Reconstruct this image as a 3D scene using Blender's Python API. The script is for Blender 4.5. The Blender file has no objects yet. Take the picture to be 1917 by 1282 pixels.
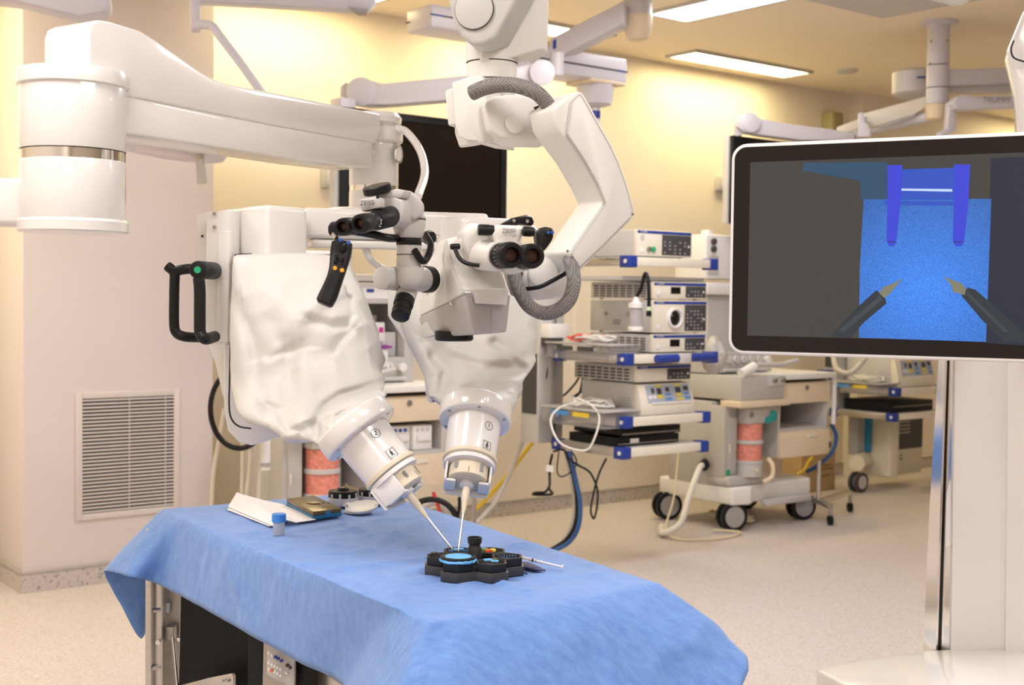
import bpy, bmesh, math, random
from mathutils import Vector as V, Matrix, noise
random.seed(7)
SC = bpy.context.scene
COL = SC.collection

# ------------------------------------------------------------------ camera
FPX, EYE, CX, CY = 2400.0, 1.30, 958.5, 641.0          # focal length in pixels of a 1917 wide frame, eye height
PITCH, ROLL = math.atan(85 / 2400.0), 0.012
_up0 = V((0, math.sin(PITCH), math.cos(PITCH)))
FWD = V((0, math.cos(PITCH), -math.sin(PITCH)))
RGT = V((1, 0, 0)) * math.cos(ROLL) + _up0 * math.sin(ROLL)
UPV = _up0 * math.cos(ROLL) - V((1, 0, 0)) * math.sin(ROLL)
CAM = V((0, 0, EYE))
cd = bpy.data.cameras.new('camera')
cd.sensor_width = 36.0
cd.lens = FPX * 36.0 / 1917.0
cd.clip_start, cd.clip_end = 0.05, 60
cd.dof.use_dof = True
cd.dof.focus_distance = 2.42
cd.dof.aperture_fstop = 7.1
cam = bpy.data.objects.new('camera', cd)
COL.objects.link(cam)
m = Matrix((RGT, UPV, -FWD)).transposed().to_4x4()
m.translation = CAM
cam.matrix_world = m
SC.camera = cam

# ------------------------------------------------------------------ light and exposure
SC.view_settings.view_transform = 'Standard'
SC.view_settings.look = 'None'
SC.view_settings.gamma = 1.0
SC.view_settings.use_curve_mapping = False
SC.view_settings.exposure = 0.06
wd = bpy.data.worlds.new('world')
SC.world = wd
wd.use_nodes = True
wd.node_tree.nodes['Background'].inputs[0].default_value = (1.0, 0.93, 0.88, 1)
wd.node_tree.nodes['Background'].inputs[1].default_value = 0.25


def area(name, loc, size, energy, color, rot=(0, 0, 0)):
    l = bpy.data.lights.new(name, 'AREA')
    l.shape = 'RECTANGLE'
    l.size, l.size_y = size
    l.energy = energy
    l.color = color
    o = bpy.data.objects.new(name, l)
    COL.objects.link(o)
    o.location = loc
    o.rotation_euler = rot
    return o


COOL = (1.0, 0.945, 0.94)
WARM = (1.0, 0.80, 0.46)
RZ = math.radians(38.3)
# cool fill lamps added at ceiling height, all out of view
area('added_ceiling_fill', (-1.1, 1.5, 2.76), (1.2, 0.6), 34, COOL, (0, 0, RZ))
area('added_ceiling_fill', (0.9, 1.1, 2.76), (1.2, 0.6), 34, COOL, (0, 0, RZ))
area('added_ceiling_fill', (-0.3, -1.6, 2.76), (1.6, 0.8), 34, COOL, (0, 0, RZ))
area('added_ceiling_fill', (2.4, 3.4, 2.76), (1.2, 0.6), 44, COOL, (0, 0, RZ))
area('added_ceiling_fill', (-2.3, 3.4, 2.76), (1.2, 0.6), 30, COOL, (0, 0, RZ))
area('added_ceiling_fill', (0.7, 4.9, 2.76), (1.2, 0.6), 40, COOL, (0, 0, RZ))

# ------------------------------------------------------------------ helpers: pixels to places
Z = V((0, 0, 1))


def ray(x, y):
    return FWD + RGT * ((x - CX) / FPX) + UPV * ((CY - y) / FPX)


def W(x, y, d):
    return CAM + ray(x, y) * d


def onz(x, y, z):
    r = ray(x, y)
    return CAM + r * ((z - EYE) / r.z)


def onpl(x, y, p, n):
    r = ray(x, y)
    return CAM + r * ((p - CAM).dot(n) / r.dot(n))


def px(l, d):
    return l * d / FPX


def nyaw(yaw):
    a = math.radians(yaw)
    return V((math.sin(a), -math.cos(a), 0))


def catmull(pts, k=8, closed=False):
    pts = [V(p) for p in pts]
    n = len(pts)
    if n < 3:
        return pts
    out = []
    rng = n if closed else n - 1
    for i in range(rng):
        p1, p2 = pts[i], pts[(i + 1) % n]
        p0 = pts[(i - 1) % n] if (closed or i > 0) else p1 * 2 - p2
        p3 = pts[(i + 2) % n] if (closed or i + 2 < n) else p2 * 2 - p1
        for j in range(k):
            t = j / k
            out.append(0.5 * ((2 * p1) + (p2 - p0) * t + (2 * p0 - 5 * p1 + 4 * p2 - p3) * t * t + (3 * p1 - p0 - 3 * p2 + p3) * t ** 3))
    if not closed:
        out.append(pts[-1])
    return out


# ------------------------------------------------------------------ helpers: materials
MATS = {}


def mat(name, col, rough=0.5, metal=0.0, coat=0.0, var=0.03, scale=30.0, bump=0.0, trans=0.0, emit=None, estr=0.0, stretch=None, ior=1.45, bscale=None, sheen=0.0, alpha=1.0):
    if name in MATS:
        return MATS[name]
    mt = bpy.data.materials.new(name)
    mt.use_nodes = True
    nt = mt.node_tree
    b = nt.nodes['Principled BSDF']
    I = b.inputs
    I['Roughness'].default_value = rough
    I['Metallic'].default_value = metal
    I['IOR'].default_value = ior
    I['Coat Weight'].default_value = coat
    I['Coat Roughness'].default_value = 0.06
    I['Transmission Weight'].default_value = trans
    I['Alpha'].default_value = alpha
    I['Sheen Weight'].default_value = sheen
    tc = nt.nodes.new('ShaderNodeTexCoord')
    mp = nt.nodes.new('ShaderNodeMapping')
    nt.links.new(tc.outputs['Object'], mp.inputs['Vector'])
    if stretch:
        mp.inputs['Scale'].default_value = stretch
    nz = nt.nodes.new('ShaderNodeTexNoise')
    nz.inputs['Scale'].default_value = scale
    nz.inputs['Detail'].default_value = 3
    nt.links.new(mp.outputs[0], nz.inputs['Vector'])
    rp = nt.nodes.new('ShaderNodeValToRGB')
    rp.color_ramp.elements[0].position = 0.3
    rp.color_ramp.elements[1].position = 0.7
    c0 = [max(0, min(1, c * (1 - var))) for c in col]
    c1 = [max(0, min(1, c * (1 + var))) for c in col]
    rp.color_ramp.elements[0].color = (*c0, 1)
    rp.color_ramp.elements[1].color = (*c1, 1)
    nt.links.new(nz.outputs['Fac'], rp.inputs[0])
    nt.links.new(rp.outputs[0], I['Base Color'])
    if bump:
        bp = nt.nodes.new('ShaderNodeBump')
        bp.inputs['Strength'].default_value = bump
        bp.inputs['Distance'].default_value = 0.002
        if bscale:
            n2 = nt.nodes.new('ShaderNodeTexNoise')
            n2.inputs['Scale'].default_value = bscale
            n2.inputs['Detail'].default_value = 4
            nt.links.new(mp.outputs[0], n2.inputs['Vector'])
            nt.links.new(n2.outputs['Fac'], bp.inputs['Height'])
        else:
            nt.links.new(nz.outputs['Fac'], bp.inputs['Height'])
        nt.links.new(bp.outputs[0], I['Normal'])
    if emit:
        I['Emission Color'].default_value = (*emit, 1)
        I['Emission Strength'].default_value = estr
    MATS[name] = mt
    return mt


def speckle(name, base, spots, scale, thr, rough):
    """terrazzo vinyl: pale ground with small darker chips"""
    mt = bpy.data.materials.new(name)
    mt.use_nodes = True
    nt = mt.node_tree
    b = nt.nodes['Principled BSDF']
    b.inputs['Roughness'].default_value = rough
    tc = nt.nodes.new('ShaderNodeTexCoord')
    last = None
    rgb = nt.nodes.new('ShaderNodeRGB')
    rgb.outputs[0].default_value = (*base, 1)
    last = rgb.outputs[0]
    for i, (c, sc, th) in enumerate(spots):
        vz = nt.nodes.new('ShaderNodeTexNoise')
        vz.inputs['Scale'].default_value = sc
        vz.inputs['Detail'].default_value = 2
        mp = nt.nodes.new('ShaderNodeMapping')
        mp.inputs['Location'].default_value = (i * 7.3, i * 3.1, i)
        nt.links.new(tc.outputs['Object'], mp.inputs[0])
        nt.links.new(mp.outputs[0], vz.inputs['Vector'])
        r = nt.nodes.new('ShaderNodeValToRGB')
        r.color_ramp.elements[0].position = th
        r.color_ramp.elements[0].color = (0, 0, 0, 1)
        r.color_ramp.elements[1].position = th + 0.04
        r.color_ramp.elements[1].color = (1, 1, 1, 1)
        nt.links.new(vz.outputs['Fac'], r.inputs[0])
        mx = nt.nodes.new('ShaderNodeMixRGB')
        nt.links.new(r.outputs[0], mx.inputs[0])
        nt.links.new(last, mx.inputs[1])
        mx.inputs[2].default_value = (*c, 1)
        last = mx.outputs[0]
    nt.links.new(last, b.inputs['Base Color'])
    MATS[name] = mt
    return mt


WHITE = mat('white_lacquer', (0.80, 0.785, 0.755), 0.22, coat=0.6, var=0.01, scale=4)
SCOPE = mat('microscope_cream', (0.74, 0.73, 0.685), 0.38, var=0.01, scale=5)
SCOPEG = mat('microscope_warm_grey', (0.52, 0.515, 0.495), 0.4, var=0.015, scale=6)
GREYP = mat('microscope_grey_cover', (0.44, 0.43, 0.42), 0.42, var=0.02, scale=6)
BLACK = mat('black_rubber', (0.007, 0.007, 0.008), 0.45, var=0.15, scale=60, ior=1.36)
BLACKG = mat('black_gloss', (0.007, 0.007, 0.008), 0.18, var=0.1, scale=30, ior=1.4)
GLASSD = mat('coated_lens', (0.045, 0.02, 0.012), 0.05, metal=0.3, var=0.3, scale=20)
STEEL = mat('brushed_steel', (0.62, 0.60, 0.57), 0.28, metal=1.0, var=0.06, scale=40, stretch=(1, 1, 14))
STEELD = mat('dull_steel', (0.42, 0.40, 0.37), 0.4, metal=0.9, var=0.08, scale=30)
CHROME = mat('chrome', (0.8, 0.79, 0.77), 0.1, metal=1.0, var=0.02, scale=10)
BAG = mat('coated_white_fabric', (0.63, 0.625, 0.595), 0.5, var=0.02, scale=14, bump=0.12, bscale=380)
ABS = mat('white_plastic', (0.80, 0.79, 0.78), 0.4, var=0.01, scale=12)
BEIGE = mat('beige_plastic', (0.78, 0.65, 0.48), 0.45, var=0.02, scale=10)
IVORY = mat('ivory_plastic', (0.78, 0.73, 0.62), 0.4, var=0.015, scale=10)
LAV = mat('pale_grey_enamel', (0.64, 0.62, 0.675), 0.35, var=0.01, scale=6)
LGREY = mat('light_grey_plastic', (0.55, 0.54, 0.53), 0.45, var=0.02, scale=12)
MGREY = mat('mid_grey_plastic', (0.36, 0.35, 0.35), 0.5, var=0.03, scale=12)
DGREY = mat('dark_grey_plastic', (0.06, 0.06, 0.065), 0.5, var=0.08, scale=20)
NAVY = mat('blue_plastic', (0.02, 0.05, 0.30), 0.4, var=0.05, scale=20)
GOLD = mat('cream_seal', (0.74, 0.66, 0.50), 0.45, var=0.02, scale=20)
INK = mat('black_print', (0.02, 0.02, 0.025), 0.6, var=0.05)
GREYINK = mat('grey_print', (0.25, 0.25, 0.26), 0.6, var=0.05)
YEL = mat('amber_button', (0.85, 0.42, 0.03), 0.4, var=0.03)
BLUB = mat('blue_button', (0.03, 0.10, 0.42), 0.4, var=0.05)
SLOT = mat('dark_slot_plastic', (0.02, 0.02, 0.02), 0.8, var=0.05)
GREEN = mat('green_plastic', (0.02, 0.38, 0.16), 0.4, var=0.05)
TEAL = mat('teal_plastic', (0.02, 0.28, 0.26), 0.4, var=0.05)
CLEAR = mat('clear_plastic', (0.95, 0.95, 0.96), 0.08, var=0.01, trans=0.92, ior=1.25)
YHOSE = mat('yellow_hose', (0.75, 0.52, 0.03), 0.4, var=0.04)
GHOSE = mat('grey_hose', (0.55, 0.53, 0.50), 0.45, var=0.04)
BHOSE = mat('blue_hose', (0.02, 0.09, 0.28), 0.4, var=0.05)
WHOSE = mat('white_hose', (0.75, 0.73, 0.70), 0.4, var=0.03)
CARD = mat('cardboard', (0.50, 0.34, 0.17), 0.8, var=0.08, scale=25)
PAPER = mat('white_paper', (0.86, 0.84, 0.85), 0.7, var=0.01)


# ------------------------------------------------------------------ helpers: meshes
class B:
    def __init__(s):
        s.v, s.f = [], []

    def add(s, vs, fs):
        o = len(s.v)
        s.v += [V(v) for v in vs]
        s.f += [tuple(i + o for i in f) for f in fs]
        return s

    def box(s, c, size, ax=None):
        ax = ax or (V((1, 0, 0)), V((0, 1, 0)), Z)
        c = V(c)
        vs = []
        for k in (-1, 1):
            for j in (-1, 1):
                for i in (-1, 1):
                    vs.append(c + ax[0] * (i * size[0] / 2) + ax[1] * (j * size[1] / 2) + ax[2] * (k * size[2] / 2))
        return s.add(vs, [(0, 2, 3, 1), (4, 5, 7, 6), (0, 1, 5, 4), (2, 6, 7, 3), (0, 4, 6, 2), (1, 3, 7, 5)])

    def prism(s, poly, vec):
        n = len(poly)
        vec = V(vec)
        vs = [V(p) for p in poly] + [V(p) + vec for p in poly]
        fs = [tuple(range(n)), tuple(range(2 * n - 1, n - 1, -1))]
        fs += [(i, i + n, (i + 1) % n + n, (i + 1) % n) for i in range(n)]
        return s.add(vs, fs)

    def loft(s, rings, cap=True, closed=True):
        n = len(rings[0])
        vs = [p for r in rings for p in r]
        fs = []
        for i in range(len(rings) - 1):
            for j in range(n if closed else n - 1):
                k = (j + 1) % n
                fs.append((i * n + j, i * n + k, (i + 1) * n + k, (i + 1) * n + j))
        if cap:
            fs.append(tuple(range(n - 1, -1, -1)))
            fs.append(tuple(range((len(rings) - 1) * n, len(rings) * n)))
        return s.add(vs, fs)

    def lathe(s, o, axis, prof, n=32, cap=True):
        """prof: (distance along axis, radius) pairs"""
        o, a = V(o), V(axis).normalized()
        x = a.orthogonal().normalized()
        y = a.cross(x)
        rings = [[o + a * t + (x * math.cos(2 * math.pi * i / n) + y * math.sin(2 * math.pi * i / n)) * max(r, 1e-5) for i in range(n)] for t, r in prof]
        return s.loft(rings, cap)

    def cyl(s, p0, p1, r0, r1=None, n=24):
        p0, p1 = V(p0), V(p1)
        return s.lathe(p0, p1 - p0, [(0, r0), ((p1 - p0).length, r0 if r1 is None else r1)], n)

    def tube(s, pts, r, n=10, k=8, closed=False, smooth=True):
        pts = catmull(pts, k, closed) if smooth else [V(p) for p in pts]
        m_ = len(pts)
        rings = []
        nrm = None
        for i, p in enumerate(pts):
            a = pts[(i + 1) % m_] if (closed or i < m_ - 1) else p
            b = pts[i - 1] if (closed or i > 0) else p
            t = (a - b).normalized()
            if nrm is None:
                nrm = t.orthogonal().normalized()
            nrm = (nrm - t * nrm.dot(t)).normalized()
            bn = t.cross(nrm)
            rr = r(i / (m_ - 1)) if callable(r) else r
            rings.append([p + (nrm * math.cos(2 * math.pi * j / n) + bn * math.sin(2 * math.pi * j / n)) * rr for j in range(n)])
        if closed:
            rings.append(rings[0])
        return s.loft(rings, not closed)

    def obj(s, name, material, parent=None, bevel=0.0, seg=2, smooth=True, ang=40, label=None, cat=None, group=None, kind=None, weld=False):
        par = parent
        org = V((0, 0, 0))
        if par is not None:
            org = V(par['_org']) if '_org' in par else V((0, 0, 0))
        elif s.v:
            lo = [min(v[i] for v in s.v) for i in range(3)]
            hi = [max(v[i] for v in s.v) for i in range(3)]
            org = V(((lo[0] + hi[0]) / 2, (lo[1] + hi[1]) / 2, lo[2]))
        me = bpy.data.meshes.new(name)
        bm = bmesh.new()
        bv = [bm.verts.new(v - org) for v in s.v]
        for f in s.f:
            try:
                bm.faces.new([bv[i] for i in f])
            except ValueError:
                pass
        if weld:
            bmesh.ops.remove_doubles(bm, verts=bm.verts, dist=1e-5)
        bmesh.ops.recalc_face_normals(bm, faces=bm.faces)
        if bevel > 0:
            es = [e for e in bm.edges if len(e.link_faces) == 2 and e.calc_face_angle(0) > math.radians(35)]
            bmesh.ops.bevel(bm, geom=es, offset=bevel, segments=seg, profile=0.5, affect='EDGES', clamp_overlap=True)
        bm.to_mesh(me)
        bm.free()
        if smooth:
            for p in me.polygons:
                p.use_smooth = True
            me.set_sharp_from_angle(angle=math.radians(ang))
        me.materials.append(material)
        o = bpy.data.objects.new(name, me)
        COL.objects.link(o)
        if par is not None:
            o.parent = par
        else:
            o.location = org
        o['_org'] = tuple(org)
        tag(o, label, cat, group, kind)
        return o


def tag(o, label=None, cat=None, group=None, kind=None):
    if label:
        o['label'] = label
    if cat:
        o['category'] = cat
    if group:
        o['group'] = group
    if kind:
        o['kind'] = kind
    return o


def thing(name, label, cat, loc, group=None):
    o = bpy.data.objects.new(name, None)
    COL.objects.link(o)
    o.empty_display_size = 0.05
    o.location = V(loc)
    o['_org'] = tuple(V(loc))
    return tag(o, label, cat, group)


def slabpts(pts, d, yaw=0, c=None):
    n = nyaw(yaw)
    cx = sum(p[0] for p in pts) / len(pts) if c is None else c[0]
    cy = sum(p[1] for p in pts) / len(pts) if c is None else c[1]
    p0 = W(cx, cy, d)
    return [onpl(x, y, p0, n) for x, y in pts], n


def slab(name, pts, d, thick, material, parent=None, yaw=0, bevel=0.0, seg=2, c=None, b=None, **k):
    """solid plate: outline stands on a vertical plane that is turned by yaw, thickness goes away from the room's middle"""
    P, n = slabpts(pts, d, yaw, c)
    b = b or B()
    b.prism(P, -n * thick)
    return b.obj(name, material, parent, bevel, seg, **k)


def disc(name, x, y, rpx, d, thick, material, parent, yaw=0, bevel=0.0, n=36, **k):
    nn = nyaw(yaw)
    p = W(x, y, d)
    b = B().cyl(p, p + nn * thick, px(rpx, d), n=n)
    return b.obj(name, material, parent, bevel, **k)


def textmesh(s, size, depth=0.0002):
    cu = bpy.data.curves.new('t', 'FONT')
    cu.body = s
    cu.size = size
    cu.extrude = depth
    cu.align_x = 'CENTER'
    cu.align_y = 'CENTER'
    o = bpy.data.objects.new('t', cu)
    COL.objects.link(o)
    dg = bpy.context.evaluated_depsgraph_get()
    me = bpy.data.meshes.new_from_object(o.evaluated_get(dg))
    bpy.data.objects.remove(o)
    bpy.data.curves.remove(cu)
    return me


def lettering(name, s, p, right, up, size, material, parent):
    """flat print: letters of the given size lying at p in the plane of right and up"""
    right = V(right).normalized()
    up = (V(up) - right * V(up).dot(right)).normalized()
    me = textmesh(s, size)
    mm = Matrix((right, up, right.cross(up))).transposed().to_4x4()
    mm.translation = V(p) - V(parent['_org'])
    me.transform(mm)
    me.materials.clear()
    me.materials.append(material)
    me.name = name
    o = bpy.data.objects.new(name, me)
    COL.objects.link(o)
    o.parent = parent
    o['_org'] = parent['_org']
    return o


class Fr:
    """upright frame: origin, a along the theatre's long wall, b away from the room into the wall, z up"""
    def __init__(s, o, ua, ub=None):
        s.o = V(o)
        s.a = V(ua).normalized()
        s.b = V(ub).normalized() if ub else V((-s.a.y, s.a.x, 0))
        s.ax = (s.a, s.b, Z)

    def p(s, a, b, z):
        return s.o + s.a * a + s.b * b + Z * z

    def bx(s, b_, a0, a1, b0, b1, z0, z1):
        return b_.box(s.p((a0 + a1) / 2, (b0 + b1) / 2, (z0 + z1) / 2), (abs(a1 - a0), abs(b1 - b0), abs(z1 - z0)), s.ax)

    def box(s, name, a0, a1, b0, b1, z0, z1, material, parent=None, bevel=0.0, **k):
        return s.bx(B(), a0, a1, b0, b1, z0, z1).obj(name, material, parent, bevel, **k)


# direction of the long wall and the normal that points from it into the room
U = V((math.sin(math.radians(51.7)), math.cos(math.radians(51.7)), 0))
N = V((U.y, -U.x, 0))
P0 = V((0.146, 7.72, 0))
CEIL = 2.83


def RM(t, n, z=0.0):
    return P0 + U * t + N * n + Z * z


# ------------------------------------------------------------------ the room
WALLM = mat('cream_wall_paint', (0.84, 0.765, 0.67), 0.5, var=0.015, scale=3)
CEILM = mat('ceiling_paint', (0.92, 0.80, 0.63), 0.7, var=0.01, scale=3)
FLOORM = speckle('pink_speckled_vinyl', (0.58, 0.53, 0.515), [((0.47, 0.41, 0.385), 95, 0.585), ((0.30, 0.24, 0.22), 150, 0.635), ((0.66, 0.61, 0.595), 60, 0.62)], 90, 0.6, 0.42)
BASEM = speckle('grey_speckled_coving', (0.55, 0.50, 0.47), [((0.36, 0.32, 0.30), 60, 0.58), ((0.2, 0.18, 0.17), 100, 0.66)], 70, 0.6, 0.45)
TRIMM = mat('coving_cap_strip', (0.40, 0.37, 0.34), 0.5, var=0.03)

T0, T1, N1 = -6.5, 6.5, 9.5


def room_slab(name, t0, t1, n0, n1, z0, z1, material, bevel=0.0):
    return B().box(RM((t0 + t1) / 2, (n0 + n1) / 2, (z0 + z1) / 2), (t1 - t0, n1 - n0, z1 - z0), (U, N, Z)).obj(name, material, None, bevel, kind='structure')


room_slab('floor', T0, T1, -0.2, N1, -0.1, 0, FLOORM)
room_slab('ceiling', T0, T1, -0.2, N1, CEIL, CEIL + 0.1, CEILM)
room_slab('wall_back', T0, T1, -0.2, 0, 0, CEIL, WALLM)
room_slab('wall_left', T0 - 0.2, T0, -0.2, N1, 0, CEIL, WALLM)
room_slab('wall_right', T1, T1 + 0.2, -0.2, N1, 0, CEIL, WALLM)
room_slab('wall_front', T0, T1, N1, N1 + 0.2, 0, CEIL, WALLM)
COLM = mat('pinkish_wall_panel', (0.71, 0.65, 0.64), 0.5, var=0.01, scale=3)
GP = P0 + N * 0.367
PL = (onpl(43, 700, GP, N) - P0).dot(U)
PR = (onpl(399, 700, GP, N) - P0).dot(U)
room_slab('wall_pillar', PL, PR, 0, 0.367, 0, CEIL, COLM, 0.006)
room_slab('wall_pier', 2.98, 6.4, 0, 0.12, 0, CEIL, WALLM)
room_slab('trim_1', 0.30, 0.345, 0, 0.008, 0, CEIL, WALLM)


SKH = 0.078


def skirting(name, t0, t1, n0, depth=0.012):
    o = B().box(RM((t0 + t1) / 2, n0 + depth / 2, SKH / 2), (t1 - t0, depth, SKH), (U, N, Z)).obj(name, BASEM, None, kind='structure')
    B().box(RM((t0 + t1) / 2, n0 + depth / 2, SKH + 0.007), (t1 - t0, depth + 0.006, 0.014), (U, N, Z)).obj('cap_strip', TRIMM, o, 0.002)


skirting('baseboard_back', PR, 2.98, 0)
skirting('baseboard_left', T0, PL, 0)
skirting('baseboard_pillar', PL - 0.012, PR + 0.012, 0.367)
skirting('baseboard_right', 2.98, 6.4, 0.12)
o = B().box(RM(PL - 0.006, 0.1835, SKH / 2), (0.012, 0.367, SKH), (U, N, Z)).obj('baseboard_pillar_side', BASEM, None, kind='structure')
B().box(RM(PL - 0.006, 0.1835, SKH + 0.007), (0.018, 0.367, 0.014), (U, N, Z)).obj('cap_strip', TRIMM, o, 0.002)

# return-air grille in the pillar
GP = RM(0, 0.367)
g_lo = onpl(141, 975, GP, N)
g_hi = onpl(335, 722, GP, N)
ta, tb = (g_lo - P0).dot(U), (g_hi - P0).dot(U)
za, zb = 0.40, onpl(141, 735, GP, N).z
za = g_lo.z
VENTM = mat('grille_enamel', (0.66, 0.61, 0.58), 0.45, var=0.01)
gv = thing('return_air_grille', 'square louvred return-air grille set into the pinkish pillar', 'vent', RM((ta + tb) / 2, 0.367, za))
b = B()
fw_ = 0.028
for (t0, t1, z0, z1) in ((ta, ta + fw_, za, zb), (tb - fw_, tb, za, zb), (ta + fw_, tb - fw_, za, za + fw_), (ta + fw_, tb - fw_, zb - fw_, zb)):
    b.box(RM((t0 + t1) / 2, 0.367 + 0.006, (z0 + z1) / 2), (t1 - t0, 0.012, z1 - z0), (U, N, Z))
b.obj('frame', VENTM, gv, 0.002)
B().box(RM((ta + tb) / 2, 0.3685, (za + zb) / 2), (tb - ta - 2 * fw_, 0.003, zb - za - 2 * fw_), (U, N, Z)).obj('backing', SLOT, gv)
ns = 32
step = (zb - za - 2 * fw_) / ns
sl0 = None
for i in range(ns):
    zc = za + fw_ + step * (i + 0.5)
    if sl0 is None:
        c = RM((ta + tb) / 2, 0.374, zc)
        sl0 = B().box(c, (tb - ta - 2 * fw_, 0.010, step * 0.44), (U, (N - Z * 0.15).normalized(), (Z + N * 0.15).normalized())).obj('slat', VENTM, gv)
        z_first = zc
    else:
        s_ = sl0.copy()
        COL.objects.link(s_)
        s_.parent = gv
        s_.location = (0, 0, zc - z_first)
for k in (0.5, 0.9):
    tt = ta + fw_ + (tb - ta - 2 * fw_) * k
    B().box(RM(tt, 0.379, (za + zb) / 2), (0.003, 0.004, zb - za - 2 * fw_), (U, N, Z)).obj('mullion', VENTM, gv)

# ceiling luminaires
DIFF = mat('luminaire_diffuser', (0.9, 0.85, 0.7), 0.5, emit=(1.0, 0.82, 0.42), estr=22.0)
DIFFC = mat('cool_luminaire_diffuser', (0.9, 0.9, 0.9), 0.5, emit=(0.95, 0.95, 1.0), estr=16.0)


def luminaire(label, t0, t1, n0, n1, diff, group='recessed ceiling lights'):
    c = RM((t0 + t1) / 2, (n0 + n1) / 2, CEIL - 0.02)
    th = thing('ceiling_light', label, 'ceiling light', c, group)
    bb = B()
    w = 0.022
    for (a0, a1, c0, c1) in ((t0, t1, n0, n0 + w), (t0, t1, n1 - w, n1), (t0, t0 + w, n0 + w, n1 - w), (t1 - w, t1, n0 + w, n1 - w)):
        bb.box(RM((a0 + a1) / 2, (c0 + c1) / 2, CEIL - 0.008), (a1 - a0, c1 - c0, 0.018), (U, N, Z))
    bb.obj('frame', LGREY, th, 0.002)
    B().box(RM((t0 + t1) / 2, (n0 + n1) / 2, CEIL - 0.004), (t1 - t0 - 2 * w, n1 - n0 - 2 * w, 0.01), (U, N, Z)).obj('diffuser', diff, th)
    return th


def tn(x, y):
    p = onz(x, y, CEIL) - P0
    return p.dot(U), p.dot(N)


luminaire('long glowing ceiling light close to the back wall above the shelf tower', 0.87, 2.0, 0.18, 0.445, DIFF)
luminaire('glowing ceiling light close to the back wall behind the microscope neck', -0.78, 0.2, 0.2, 0.46, DIFF)
luminaire('glowing ceiling light close to the back wall above the bent lamp tube', -2.2, -1.3, 0.2, 0.46, DIFF)
luminaire('glowing ceiling light beside the ceiling pole with the rounded end', -0.08, 0.23, 0.98, 1.76, DIFFC)
luminaire('glowing ceiling light close to the pier behind the far pendant pole', 4.7, 6.0, 0.4, 0.72, DIFF)
luminaire('glowing ceiling light on the far side of the louvred pillar', -4.9, -3.5, 0.25, 0.6, DIFF)
room_slab('trim_2', -4.0, 0.88, 1.79, 4.9, CEIL - 0.03, CEIL, mat('air_canopy_panel', (0.60, 0.57, 0.55), 0.6))
# ------------------------------------------------------------------ draped instrument table
TZ = 0.80
TA, TB, TC, TD = V((-0.80, 2.93, TZ)), V((-0.34, 3.24, TZ)), V((0.262, 2.22, TZ)), V((-0.118, 1.93, TZ))


def wrinkle(p):
    a = noise.noise(V((p.x * 4.2, p.y * 4.2, p.z * 3))) * 0.004
    r = 1 - abs(noise.noise(V((p.x * 7 + p.y * 3, p.y * 5 - p.x * 2, 4.1 + p.z * 5))))
    a += max(0, r - 0.80) * 0.018
    q = 1 - abs(noise.noise(V((p.x * 3 - p.y * 9, p.y * 2 + p.x * 4, 9.3 + p.z * 4))))
    a += max(0, q - 0.86) * 0.018
    return a


DRAPE = bpy.data.materials.new('blue_nonwoven_drape')
DRAPE.use_nodes = True
nt = DRAPE.node_tree
bs = nt.nodes['Principled BSDF']
bs.inputs['Roughness'].default_value = 0.75
bs.inputs['Sheen Weight'].default_value = 0.25
tc = nt.nodes.new('ShaderNodeTexCoord')
mp = nt.nodes.new('ShaderNodeMapping')
mp.inputs['Rotation'].default_value = (0, 0, math.radians(35))
mp.inputs['Scale'].default_value = (1.0, 2.6, 1.0)
nz = nt.nodes.new('ShaderNodeTexNoise')
nz.inputs['Scale'].default_value = 34
nz.inputs['Detail'].default_value = 8
nz.inputs['Roughness'].default_value = 0.75
rp = nt.nodes.new('ShaderNodeValToRGB')
rp.color_ramp.elements[0].position = 0.25
rp.color_ramp.elements[0].color = (0.085, 0.21, 0.58, 1)
rp.color_ramp.elements[1].position = 0.75
rp.color_ramp.elements[1].color = (0.18, 0.36, 0.74, 1)
nt.links.new(tc.outputs['Object'], mp.inputs[0])
nt.links.new(mp.outputs[0], nz.inputs['Vector'])
nt.links.new(nz.outputs['Fac'], rp.inputs[0])
nt.links.new(rp.outputs[0], bs.inputs['Base Color'])
bp = nt.nodes.new('ShaderNodeBump')
bp.inputs['Strength'].default_value = 0.10
bp.inputs['Distance'].default_value = 0.002
nt.links.new(nz.outputs['Fac'], bp.inputs['Height'])
nt.links.new(bp.outputs[0], bs.inputs['Normal'])

nu, nv = 110, 56
dr = B()
top = []
for i in range(nu + 1):
    for j in range(nv + 1):
        u_, v_ = i / nu, j / nv
        p = (TA * (1 - u_) + TD * u_) * (1 - v_) + (TB * (1 - u_) + TC * u_) * v_
        e = min(u_, 1 - u_, v_, 1 - v_)
        cr = 0.0
        for (k0, k1, k2) in ((1, 0, 0.33), (1, 0, 0.66), (0, 1, 0.5), (0.9, 0.35, 0.62)):
            dd = abs(k0 * u_ + k1 * v_ - k2)
            cr += 0.0065 * math.exp(-(dd / (0.012 if k0 else 0.022)) ** 2) * (0.5 + noise.noise(V((u_ * 6, v_ * 6, k2 * 9))))
        q = p + Z * (0.003 + (cr + wrinkle(p)) * min(1, e * 12 + 0.25))
        top.append(q)
dr.add(top, [(i * (nv + 1) + j, i * (nv + 1) + j + 1, (i + 1) * (nv + 1) + j + 1, (i + 1) * (nv + 1) + j) for i in range(nu) for j in range(nv)])


def tg(u_, v_):
    return top[int(round(u_ * nu)) * (nv + 1) + int(round(v_ * nv))]


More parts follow.
